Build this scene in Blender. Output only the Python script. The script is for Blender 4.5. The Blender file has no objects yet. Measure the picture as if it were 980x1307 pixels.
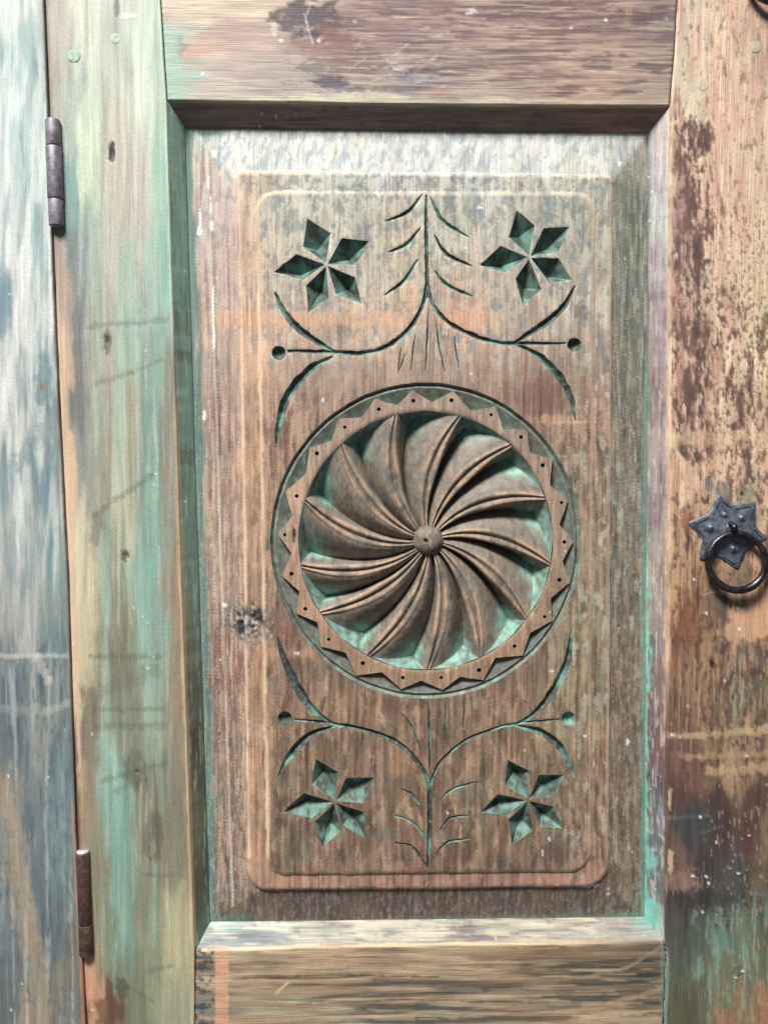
import bpy, math
import numpy as np
from mathutils import Vector, Matrix
from mathutils.geometry import delaunay_2d_cdt

# ------------------------------------------------------------------ camera, light, exposure
scene = bpy.context.scene
U = 0.0005                      # one unit of measure on the door's front face = half a millimetre
FPX, CX, CY, IH = 1057.0, 490.0, 653.5, 1307.0
PITCH, YAW = math.radians(4.2), math.radians(1.5)
fwd = np.array([math.sin(YAW)*math.cos(PITCH), math.cos(YAW)*math.cos(PITCH), -math.sin(PITCH)])
rgt = np.cross(fwd, [0, 0, 1.0]); rgt /= np.linalg.norm(rgt)
upv = np.cross(rgt, fwd)
CAM = -fwd*FPX*U

cam_d = bpy.data.cameras.new('camera'); cam = bpy.data.objects.new('camera', cam_d)
scene.collection.objects.link(cam); scene.camera = cam
cam_d.sensor_fit = 'VERTICAL'; cam_d.sensor_height = 24.0; cam_d.sensor_width = 18.0
cam_d.lens = 24.0*FPX/IH
cam_d.clip_start = 0.01; cam_d.clip_end = 50
cam.matrix_world = Matrix(((rgt[0], upv[0], -fwd[0], CAM[0]), (rgt[1], upv[1], -fwd[1], CAM[1]),
                           (rgt[2], upv[2], -fwd[2], CAM[2]), (0, 0, 0, 1)))

world = bpy.data.worlds.new('World'); scene.world = world; world.use_nodes = True
bg = world.node_tree.nodes['Background']
bg.inputs[0].default_value = (0.86, 0.95, 1.0, 1); bg.inputs[1].default_value = 0.13

def area_light(name, loc, aim, size, power, colour):
    l = bpy.data.lights.new(name, 'AREA'); l.shape = 'RECTANGLE'; l.size, l.size_y = size
    l.energy = power; l.color = colour
    o = bpy.data.objects.new(name, l); scene.collection.objects.link(o)
    o.location = loc
    o.rotation_euler = (Vector(aim)-Vector(loc)).to_track_quat('-Z', 'Y').to_euler()
    return o
area_light('ceiling_lamp', (-0.50, -1.00, 1.55), (0.0, 0, 0.05), (0.60, 0.45), 79.0, (1.0, 0.975, 0.94))

vs = scene.view_settings
vs.view_transform = 'Standard'; vs.look = 'None'; vs.exposure = 0.0; vs.gamma = 1.0
vs.use_curve_mapping = False

# ------------------------------------------------------------------ measuring
def to_door(p, d=0.0):
    """measured point(s) on the sheet d units behind the door's face -> (X, Z) in metres"""
    p = np.atleast_2d(np.asarray(p, float))
    r = (p[:, :1]-CX)*rgt + (CY-p[:, 1:2])*upv + FPX*fwd
    t = (d*U-CAM[1])/r[:, 1]
    w = CAM + r*t[:, None]
    return w[:, [0, 2]]
def measure(w, d=0.0):
    w = np.atleast_2d(w)
    v = np.stack([w[:, 0], np.full(len(w), d*U), w[:, 1]], 1)-CAM
    z = v@fwd
    return np.stack([CX+FPX*(v@rgt)/z, CY-FPX*(v@upv)/z], 1)
def rebase(p, d_from, d_to):
    return measure(to_door(p, d_from), d_to)
def place(px, py, d, ref=0.0):
    """board coordinates (taken on the sheet `ref`) + true depth d -> world points"""
    xz = to_door(np.stack([np.ravel(px), np.ravel(py)], 1), ref)
    return np.stack([xz[:, 0], np.ravel(d)*U*np.ones(len(xz)), xz[:, 1]], 1)

# ------------------------------------------------------------------ noise
def _h(ix, iy, s):
    h = (ix.astype(np.int64)*374761393 + iy.astype(np.int64)*668265263 + s*1274126177) & 0xffffffff
    h = ((h ^ (h >> 13))*1103515245) & 0xffffffff
    h = ((h ^ (h >> 16))*2654435761) & 0xffffffff
    return (h ^ (h >> 15)) & 0xffffffff
def gn(x, y, s=0):
    x = np.asarray(x, float); y = np.asarray(y, float)
    ix, iy = np.floor(x), np.floor(y); fx, fy = x-ix, y-iy
    u, v = fx*fx*fx*(fx*(fx*6-15)+10), fy*fy*fy*(fy*(fy*6-15)+10)
    def g(ox, oy):
        a = _h(ix+ox, iy+oy, s)*(2*math.pi/4294967296.0)
        return np.cos(a)*(fx-ox)+np.sin(a)*(fy-oy)
    a = g(0, 0); b = g(1, 0); c = g(0, 1); d = g(1, 1)
    return 1.5*((a*(1-u)+b*u)*(1-v)+(c*(1-u)+d*u)*v)
def fbm(x, y, s=0, o=4, gain=.5):
    r = 0; a = 1.0; t = 0
    for k in range(o):
        r = r+a*gn(np.asarray(x)*2**k+13.7*k, np.asarray(y)*2**k+7.1*k, s*17+k); t += a; a *= gain
    return r/t*1.5
def ss(a, b, x):
    t = np.clip((x-a)/(b-a), 0, 1); return t*t*(3-2*t)
def lin(c):
    c = np.asarray(c, float)/255.0
    return np.where(c <= .04045, c/12.92, ((c+.055)/1.055)**2.4)

# ------------------------------------------------------------------ paint and wear, laid on in coats
class Paint:
    """grain 'v' or 'h': along which axis coats and scrapes run"""
    def __init__(s, px, py, grain='v', seed=1):
        s.px, s.py, s.g, s.seed = np.ravel(px).astype(float), np.ravel(py).astype(float), grain, seed
        s.c = None; s.w = None
    def n(s, across, along, seed, o=4):
        k = s.seed*101+seed
        if s.w is None:
            u, v = (s.px, s.py) if s.g == 'v' else (s.py, s.px)
            s.w = 3.0*fbm(u/70, v/260, 7, 2)+.7*fbm(u/14, v/60, 8, 2), 6*fbm(u/16, v/40, 9, 2)
        if s.g == 'v': return fbm((s.px+s.w[0])/across, (s.py+s.w[1])/along, k, o)
        return fbm((s.px+s.w[1])/along, (s.py+s.w[0])/across, k, o)
    def base(s, ctrl, across=40., along=110., warp=1.0):
        P = np.array([c[:2] for c in ctrl], float); C = np.array([lin(c[2]) for c in ctrl])
        wx = s.n(14, 60, 901, 4)*(9 if s.g == 'v' else 40)*warp
        wy = s.n(14, 60, 902, 4)*(40 if s.g == 'v' else 9)*warp
        ax, ay = (across, along) if s.g == 'v' else (along, across)
        out = np.zeros((len(s.px), 3)); tot = np.zeros(len(s.px))
        for p, c in zip(P, C):
            d2 = ((s.px+wx-p[0])/ax)**2+((s.py+wy-p[1])/ay)**2
            w = 1/(d2+.02)**2.2
            out += w[:, None]*c; tot += w
        s.c = out/tot[:, None]
        return s
    def lay(s, m, col, sel=None):
        m = np.clip(m, 0, 1)[:, None]
        if sel is None: s.c = s.c+(lin(col)-s.c)*m
        else: s.c[sel] += (lin(col)-s.c[sel])*m
        return s
    def tone(s, f):
        s.c = s.c*np.asarray(f)[:, None]; return s
    def near(s, x0, x1, y0, y1): return np.where((s.px > x0) & (s.px < x1) & (s.py > y0) & (s.py < y1))[0]
    def blot(s, cx, cy, rx, ry, col, a=1., rough=.5, seed=0, ac=9, al=22, soft=.3):
        sel = s.near(cx-2*rx, cx+2*rx, cy-2*ry, cy+2*ry)
        if not len(sel): return s
        sub = Paint(s.px[sel], s.py[sel], s.g, s.seed)
        q = np.sqrt(((sub.px-cx)/rx)**2+((sub.py-cy)/ry)**2)
        n = sub.n(ac, al, 300+seed+int(cx+cy*3) % 977)
        return s.lay(ss(1+soft*.5, 1-soft, q+rough*n)*a, col, sel)
    def streak(s, col, across, along, thr, soft, a, seed, region=None, o=4):
        m = ss(thr-soft, thr+soft, s.n(across, along, seed, o))*a
        return s.lay(m if region is None else m*region, col)
    def line(s, pts, w, col, a=1., rag=.6, soft=.6, seed=5):
        P = np.array(pts, float); g = 4*w+4
        sel = s.near(P[:, 0].min()-g, P[:, 0].max()+g, P[:, 1].min()-g, P[:, 1].max()+g)
        if not len(sel): return s
        X, Y = s.px[sel], s.py[sel]; d = np.full(len(sel), 1e9)
        for (x0, y0), (x1, y1) in zip(pts[:-1], pts[1:]):
            vx, vy = x1-x0, y1-y0; t = np.clip(((X-x0)*vx+(Y-y0)*vy)/(vx*vx+vy*vy+1e-9), 0, 1)
            d = np.minimum(d, np.hypot(X-x0-t*vx, Y-y0-t*vy))
        k = fbm(X/9, Y/9, seed+int(pts[0][0]), 3)
        return s.lay(a*ss(w*(1+soft), w*(1-soft), d+rag*w*k), col, sel)
    def band(s, x0, x1, y0, y1, soft=6):
        return ss(x0-soft, x0+soft, s.px)*ss(x1+soft, x1-soft, s.px)*ss(y0-soft, y0+soft, s.py)*ss(y1+soft, y1-soft, s.py)
    def grain(s, amt=.16, fine=.12):
        a = s.n(7, 180, 801, 2); b = s.n(5, 60, 802, 1); c = s.n(60, 240, 803, 3)
        return s.tone(np.clip(1+amt*a+fine*b+.10*c, .45, 1.6))
    def specks(s, n, x0, x1, y0, y1, col=(238, 236, 226), r=1.5, seed=0):
        R = np.random.default_rng(s.seed*7+seed)
        for k in range(n):
            x, y = R.uniform(x0, x1), R.uniform(y0, y1); rr = r*R.uniform(.6, 1.3)
            sel = s.near(x-8, x+8, y-8, y+8)
            if len(sel):
                e = R.uniform(.6, 1.7)
                s.lay(ss(rr*1.5, rr*.4, np.hypot((s.px[sel]-x)*e, (s.py[sel]-y)/e)+.4*R.random()), col, sel)
        return s
    def out(s, k=1.0, sat=None):
        # the measured shades include the fall-off of the lamp down the door: divide it out again
        L = np.interp(s.py, [-100, 0, 300, 700, 1000, 1307, 1450], FALL)
        c = s.c*k/L[:, None]; g = c@np.array([.25, .62, .13])
        return np.clip(g[:, None]+(c-g[:, None])*(SAT if sat is None else sat), .004, .86)
FALL = [1.36, 1.31, 1.17, .98, .83, .71, .67]
SAT = .80

# ------------------------------------------------------------------ materials
def nodes_of(name):
    m = bpy.data.materials.new(name); m.use_nodes = True
    nt = m.node_tree; return m, nt, nt.nodes['Principled BSDF']
def mk(nt, t, **kw):
    n = nt.nodes.new(t)
    for k, v in kw.items(): setattr(n, k, v)
    return n
def wood_material(name, scale, rough=(.5, .78), bump=.45, fine=.34, spec=.35):
    m, nt, bs = nodes_of(name); L = nt.links.new
    at = mk(nt, 'ShaderNodeAttribute', attribute_name='pigment')
    tc = mk(nt, 'ShaderNodeTexCoord'); mp = mk(nt, 'ShaderNodeMapping'); mp.inputs['Scale'].default_value = scale
    L(tc.outputs['Object'], mp.inputs['Vector'])
    n1 = mk(nt, 'ShaderNodeTexNoise'); n1.inputs['Scale'].default_value = 1; n1.inputs['Detail'].default_value = 5; n1.inputs['Roughness'].default_value = .62
    L(mp.outputs[0], n1.inputs['Vector'])
    n2 = mk(nt, 'ShaderNodeTexNoise'); n2.inputs['Scale'].default_value = 900; n2.inputs['Detail'].default_value = 4
    L(tc.outputs['Object'], n2.inputs['Vector'])
    r1 = mk(nt, 'ShaderNodeMapRange'); r1.inputs[1].default_value = .3; r1.inputs[2].default_value = .7
    r1.inputs[3].default_value = -fine*1.35; r1.inputs[4].default_value = fine
    L(n1.outputs['Fac'], r1.inputs[0])
    m3 = mk(nt, 'ShaderNodeMapping'); m3.inputs['Scale'].default_value = tuple(q*.055 if q > 1000 else q*.9 for q in scale)
    n3 = mk(nt, 'ShaderNodeTexNoise'); n3.inputs['Scale'].default_value = 1; n3.inputs['Detail'].default_value = 3; L(tc.outputs['Object'], m3.inputs['Vector']); L(m3.outputs[0], n3.inputs['Vector'])
    r3 = mk(nt, 'ShaderNodeMapRange'); r3.inputs[1].default_value = .36; r3.inputs[2].default_value = .66; r3.inputs[3].default_value = .2; r3.inputs[4].default_value = 1.3
    L(n3.outputs['Fac'], r3.inputs[0])
    r1b = mk(nt, 'ShaderNodeMath', operation='MULTIPLY_ADD'); r1b.inputs[2].default_value = 1.0; L(r1.outputs[0], r1b.inputs[0]); L(r3.outputs[0], r1b.inputs[1]); r1 = r1b
    r2 = mk(nt, 'ShaderNodeMapRange'); r2.inputs[1].default_value = .3; r2.inputs[2].default_value = .7
    r2.inputs[3].default_value = .9; r2.inputs[4].default_value = 1.1
    L(n2.outputs['Fac'], r2.inputs[0])
    mu = mk(nt, 'ShaderNodeMath', operation='MULTIPLY'); L(r1.outputs[0], mu.inputs[0]); L(r2.outputs[0], mu.inputs[1])
    vm = mk(nt, 'ShaderNodeVectorMath', operation='SCALE'); L(at.outputs['Color'], vm.inputs[0]); L(mu.outputs[0], vm.inputs['Scale'])
    L(vm.outputs[0], bs.inputs['Base Color'])
    rr = mk(nt, 'ShaderNodeMapRange'); rr.inputs[1].default_value = .3; rr.inputs[2].default_value = .7
    rr.inputs[3].default_value = rough[0]; rr.inputs[4].default_value = rough[1]
    L(n2.outputs['Fac'], rr.inputs[0]); L(rr.outputs[0], bs.inputs['Roughness'])
    bs.inputs['Specular IOR Level'].default_value = spec
    ad = mk(nt, 'ShaderNodeMath', operation='MULTIPLY_ADD'); ad.inputs[1].default_value = .45
    L(n2.outputs['Fac'], ad.inputs[0]); L(n1.outputs['Fac'], ad.inputs[2])
    bu = mk(nt, 'ShaderNodeBump'); bu.inputs['Strength'].default_value = bump; bu.inputs['Distance'].default_value = .0009
    L(ad.outputs[0], bu.inputs['Height']); L(bu.outputs[0], bs.inputs['Normal'])
    return m
M_V = wood_material('painted_wood_upright', (1300, 300, 26), fine=.27)
M_H = wood_material('painted_wood_level', (32, 300, 1500))
M_P = wood_material('paint_film_upright', (1500, 300, 24), rough=(.42, .68), bump=.28, fine=.15)
M_C = wood_material('carved_wood', (900, 400, 300), rough=(.45, .7), bump=.3, fine=.2)

def iron_material(name, a, b, rough, metal=.85, sc=260):
    m, nt, bs = nodes_of(name); L = nt.links.new
    tc = mk(nt, 'ShaderNodeTexCoord')
    n = mk(nt, 'ShaderNodeTexNoise'); n.inputs['Scale'].default_value = sc; n.inputs['Detail'].default_value = 7; n.inputs['Roughness'].default_value = .65
    L(tc.outputs['Object'], n.inputs['Vector'])
    cr = mk(nt, 'ShaderNodeValToRGB'); cr.color_ramp.elements[0].position = .36; cr.color_ramp.elements[1].position = .66
    cr.color_ramp.elements[0].color = (*lin(a), 1); cr.color_ramp.elements[1].color = (*lin(b), 1)
    L(n.outputs['Fac'], cr.inputs[0]); L(cr.outputs[0], bs.inputs['Base Color'])
    bs.inputs['Metallic'].default_value = metal
    mr = mk(nt, 'ShaderNodeMapRange'); mr.inputs[1].default_value = .3; mr.inputs[2].default_value = .7
    mr.inputs[3].default_value = rough[0]; mr.inputs[4].default_value = rough[1]
    L(n.outputs['Fac'], mr.inputs[0]); L(mr.outputs[0], bs.inputs['Roughness'])
    n2 = mk(nt, 'ShaderNodeTexNoise'); n2.inputs['Scale'].default_value = 700; n2.inputs['Detail'].default_value = 3
    L(tc.outputs['Object'], n2.inputs['Vector'])
    bu = mk(nt, 'ShaderNodeBump'); bu.inputs['Strength'].default_value = .25; bu.inputs['Distance'].default_value = .0006
    L(n2.outputs['Fac'], bu.inputs['Height']); L(bu.outputs[0], bs.inputs['Normal'])
    return m
M_PLATE = iron_material('blued_iron', (82, 89, 100), (130, 138, 151), (.4, .58), .5)
M_RING = iron_material('worn_iron', (46, 44, 46), (96, 92, 94), (.24, .4), .8)
M_STEEL = iron_material('grey_hinge_steel', (104, 97, 108), (146, 140, 150), (.42, .62), .45)
M_RUST = iron_material('rusty_hinge_steel', (80, 58, 52), (118, 94, 86), (.5, .7), .3)
M_ZINC = iron_material('bright_pin_end', (190, 198, 204), (228, 232, 236), (.3, .5), .4)

# ------------------------------------------------------------------ mesh helpers
def link(o, parent=None):
    scene.collection.objects.link(o)
    if parent is not None: o.parent = parent
    return o
def mesh_obj(name, v, tris, col, mat, parent=None, smooth=False):
    v = np.asarray(v, np.float32); tris = np.asarray(tris, np.int32)
    me = bpy.data.meshes.new(name)
    n = tris.shape[1]
    me.vertices.add(len(v)); me.vertices.foreach_set('co', v.ravel())
    me.loops.add(tris.size); me.loops.foreach_set('vertex_index', tris.ravel())
    me.polygons.add(len(tris)); me.polygons.foreach_set('loop_start', np.arange(0, tris.size, n, dtype=np.int32))
    me.polygons.foreach_set('use_smooth', np.full(len(tris), bool(smooth)))
    me.update(calc_edges=True)
    if col is not None:
        a = me.color_attributes.new('pigment', 'FLOAT_COLOR', 'POINT')
        a.data.foreach_set('color', np.concatenate([col, np.ones((len(col), 1))], 1).astype(np.float32).ravel())
    me.materials.append(mat)
    return link(bpy.data.objects.new(name, me), parent)
def grid_tris(r, c):
    i = np.arange(r*c).reshape(r, c)
    return np.stack([i[:-1, :-1].ravel(), i[1:, :-1].ravel(), i[1:, 1:].ravel(), i[:-1, 1:].ravel()], 1)
def py_obj(name, verts, faces, mat, parent=None, smooth=True):
    me = bpy.data.meshes.new(name); me.from_pydata([tuple(map(float, v)) for v in verts], [], faces); me.update()
    me.polygons.foreach_set('use_smooth', np.full(len(faces), smooth))
    me.materials.append(mat)
    return link(bpy.data.objects.new(name, me), parent)
def tag(o, label, cat=None, group=None, kind=None):
    o['label'] = label
    if cat: o['category'] = cat
    if group: o['group'] = group
    if kind: o['kind'] = kind
    return o
def steps(marks, step):
    out = [marks[0]]
    for a, b in zip(marks[:-1], marks[1:]):
        st = step if (a >= -30 and b <= 1340) else 9.0
        n = max(1, int(round(abs(b-a)/st)))
        out += list(np.linspace(a, b, n+1)[1:])
    return np.array(out)
STEP = 2.0

# ------------------------------------------------------------------ the door, its boards
door = bpy.data.objects.new('carved_door', None); link(door)
door.location = (0, 0, 0)
tag(door, 'carved wooden cabinet door in worn green, pink and brown paint with a rosette panel', 'door', kind='thing')

PD = 24.0      # depth of the panel's edge behind the frame's face
FD = 8.0      # depth of the panel's raised field
BK = 50.0      # depth of the boards' backs
O_TL, O_TR, O_BR, O_BL = (213, 128), (855, 135), (848.5, 1203), (249, 1213)     # opening, on the face
P_TL, P_TR, P_BR, P_BL = [tuple(rebase(p, PD, 0)[0]) for p in ((237.5, 164.5), (826, 171.5), (822, 1169.5), (269.5, 1176))]
def seg(a, b, t): return a+(b-a)*t
SEAM = np.array([(46, -260), (51, -150), (57, 0), (63, 150), (67.5, 300), (75.5, 500), (87.5, 735), (92.5, 900), (98, 1060), (104, 1180), (110.5, 1307), (118, 1460), (122, 1560)], float)
def seam(y): return np.interp(y, SEAM[:, 1], SEAM[:, 0])
def edge_l(y): return np.interp(y, [-260, 0, 128, 300, 700, 1213, 1307, 1560], [192, 205, 213, 218.5, 231, 249, 248.5, 247])
def edge_r(y): return np.interp(y, [-260, 0, 67, 135, 600, 1203, 1220, 1307, 1560], [884, 865, 861, 855, 852.5, 848.5, 850.5, 847, 840])
def edge_t(x): return np.interp(x, [213, 520, 855], [128, 133, 135])
def edge_b(x): return np.interp(x, [249, 550, 848.5], [1213, 1205, 1203])
def pan_l(y): return np.interp(y, [P_TL[1], P_BL[1]], [P_TL[0], P_BL[0]])
def pan_r(y): return np.interp(y, [P_TR[1], P_BR[1]], [P_TR[0], P_BR[0]])
def pan_t(x): return np.interp(x, [P_TL[0], P_TR[0]], [P_TL[1], P_TR[1]])
def pan_b(x): return np.interp(x, [P_BL[0], P_BR[0]], [P_BL[1], P_BR[1]])

def round_edge(d, r):
    d = np.clip(d, 0, r); return r-np.sqrt(np.maximum(r*r-(r-d)**2, 0))

def paint_relief(v, col, amt):
    v[:, 1] -= U*amt*(np.sqrt(np.clip(col@np.array([.25, .62, .13]), 0, 1))-.5)
    return v
def upright(name, left, right, y0, y1, marks, face_paint, bevel=None, bevel_paint=None, side='r', proud=0., seed=1, dents=None, rl=3., rr=2.):
    """a vertical board; bevel = (function giving the foot of the chamfer, top mitre, foot mitre)"""
    rows = steps([y0]+marks+[y1], STEP)
    L, R = left(rows), right(rows)
    wmax = np.max(R-L); nc = int(wmax/STEP)+1
    t = np.linspace(0, 1, nc)
    # crowd a few columns at the rounded edges
    t = np.unique(np.concatenate([t, np.array([.4, 1.0, 1.8, 2.8])/wmax, 1-np.array([.4, 1.0, 1.8, 2.8])/wmax]))
    X = L[:, None]+(R-L)[:, None]*t; Y = np.repeat(rows[:, None], len(t), 1)
    wob = .7+.6*np.abs(fbm(Y/40, X/400, seed+60, 3))
    D = round_edge(X-L[:, None], rl)*wob+round_edge(R[:, None]-X, rr)*wob
    D += .55*fbm(X/70, Y/260, seed+61, 3)-proud
    if dents is not None: D += dents(X, Y)
    cX, cY, cD, kind = [X], [Y], [D], [np.zeros_like(X)]
    if side == 'r': eX, eD, oX, oD = X[:, -1:], D[:, -1:], X[:, :1], D[:, :1]
    else: eX, eD, oX, oD = X[:, :1], D[:, :1], X[:, -1:], D[:, -1:]
    c = np.linspace(0, 1, 14)[1:]
    if bevel is not None:
        foot, (ya, yb), (yc, yd) = bevel
        m = np.clip((rows-ya)/(yb-ya), 0, 1)*np.clip((yd-rows)/(yd-yc), 0, 1)
        k = np.minimum(c[None, :], m[:, None])
        bX = eX+(foot(rows)[:, None]-eX)*k
        bD = eD+(PD+1.5-eD)*k
    else:
        bX = np.repeat(eX, len(c), 1); bD = eD+(30-eD)*c[None, :]
    backX, backD = bX[:, -1:], np.full_like(eX, BK)
    outX, outD = oX, np.full_like(oX, BK)
    if side == 'r':
        XX = np.concatenate([outX, X, bX, backX], 1); DD = np.concatenate([outD, D, bD, backD], 1)
        K = np.concatenate([[[0]], np.zeros((1, X.shape[1])), c[None, :], [[1]]], 1)
    else:
        XX = np.concatenate([backX, bX[:, ::-1], X, outX], 1); DD = np.concatenate([backD, bD[:, ::-1], D, outD], 1)
        K = np.concatenate([[[1]], c[None, ::-1], np.zeros((1, X.shape[1])), [[0]]], 1)
    YY = np.repeat(rows[:, None], XX.shape[1], 1); KK = np.repeat(K, len(rows), 0)
    col = face_paint(XX.ravel(), YY.ravel())
    if bevel_paint is not None:
        b = KK.ravel() > 0
        col[b] = bevel_paint(XX.ravel()[b], YY.ravel()[b], KK.ravel()[b])
    v = paint_relief(place(XX, YY, DD.ravel()), col, 2.6)
    return v, grid_tris(*XX.shape), col

def level(name, top, bot, joint0, joint1, face_paint, foot, mit0, mit1, bevel_paint, side, marks, seed=1, proud=0.):
    """a horizontal board between the stiles; joint0/1 give its ends for a given y"""
    u = steps(marks, STEP)                       # stations along the board, in x at the opening edge
    u0, u1 = u[0], u[-1]
    T, B = top(u), bot(u)
    wmax = np.max(B-T); nr = int(wmax/STEP)+1
    t = np.linspace(0, 1, nr); t = np.unique(np.concatenate([t, np.array([.4, 1., 1.8, 2.8])/wmax, 1-np.array([.4, 1., 1.8, 2.8])/wmax]))
    Y = T[None, :]+(B-T)[None, :]*t[:, None]
    f = (u-u0)/(u1-u0)
    X = joint0(Y)*(1-f)[None, :]+joint1(Y)*f[None, :]
    wob = .7+.6*np.abs(fbm(X/40, Y/400, seed+60, 3))
    if side == 'b': D = round_edge(B[None, :]-Y, 2.4)*wob
    else: D = round_edge(Y-T[None, :], 2.4)*wob
    D = D+.5*fbm(Y/60, X/240, seed+61, 3)-proud
    D += round_edge(X-joint0(Y), 1.4)+round_edge(joint1(Y)-X, 1.4)
    c = np.linspace(0, 1, 14)[1:]
    e = -1 if side == 'b' else 0
    eX, eY, eD = X[e], Y[e], D[e]
    m = np.clip((eX-mit0[0])/(mit0[1]-mit0[0]), 0, 1)*np.clip((mit1[1]-eX)/(mit1[1]-mit1[0]), 0, 1)
    k = np.minimum(c[:, None], m[None, :])
    bY = eY+(foot(eX)-eY)*k; bX = np.repeat(eX[None, :], len(c), 0); bD = eD+(PD+1.5-eD)*k
    o = 0 if side == 'b' else -1
    if side == 'b':
        XX = np.concatenate([X[:1], X, bX, bX[-1:]]); YY = np.concatenate([Y[:1], Y, bY, bY[-1:]])
        DD = np.concatenate([np.full((1, len(u)), BK), D, bD, np.full((1, len(u)), BK)])
        K = np.concatenate([[0], np.zeros(len(t)), c, [1]])
    else:
        XX = np.concatenate([bX[-1:], bX[::-1], X, X[-1:]]); YY = np.concatenate([bY[-1:], bY[::-1], Y, Y[-1:]])
        DD = np.concatenate([np.full((1, len(u)), BK), bD[::-1], D, np.full((1, len(u)), BK)])
        K = np.concatenate([[1], c[::-1], np.zeros(len(t)), [0]])
    # end grain walls going back
    XX = np.concatenate([XX[:, :1], XX, XX[:, -1:]], 1); YY = np.concatenate([YY[:, :1], YY, YY[:, -1:]], 1)
    DD = np.concatenate([np.full((len(DD), 1), BK), DD, np.full((len(DD), 1), BK)], 1)
    KK = np.repeat(K[:, None], XX.shape[1], 1).ravel()
    col = face_paint(XX.ravel(), YY.ravel())
    b = KK > 0
    col[b] = bevel_paint(XX.ravel()[b], YY.ravel()[b], KK[b])
    return paint_relief(place(XX, YY, DD.ravel()), col, 1.8), grid_tris(*XX.shape), col

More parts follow.
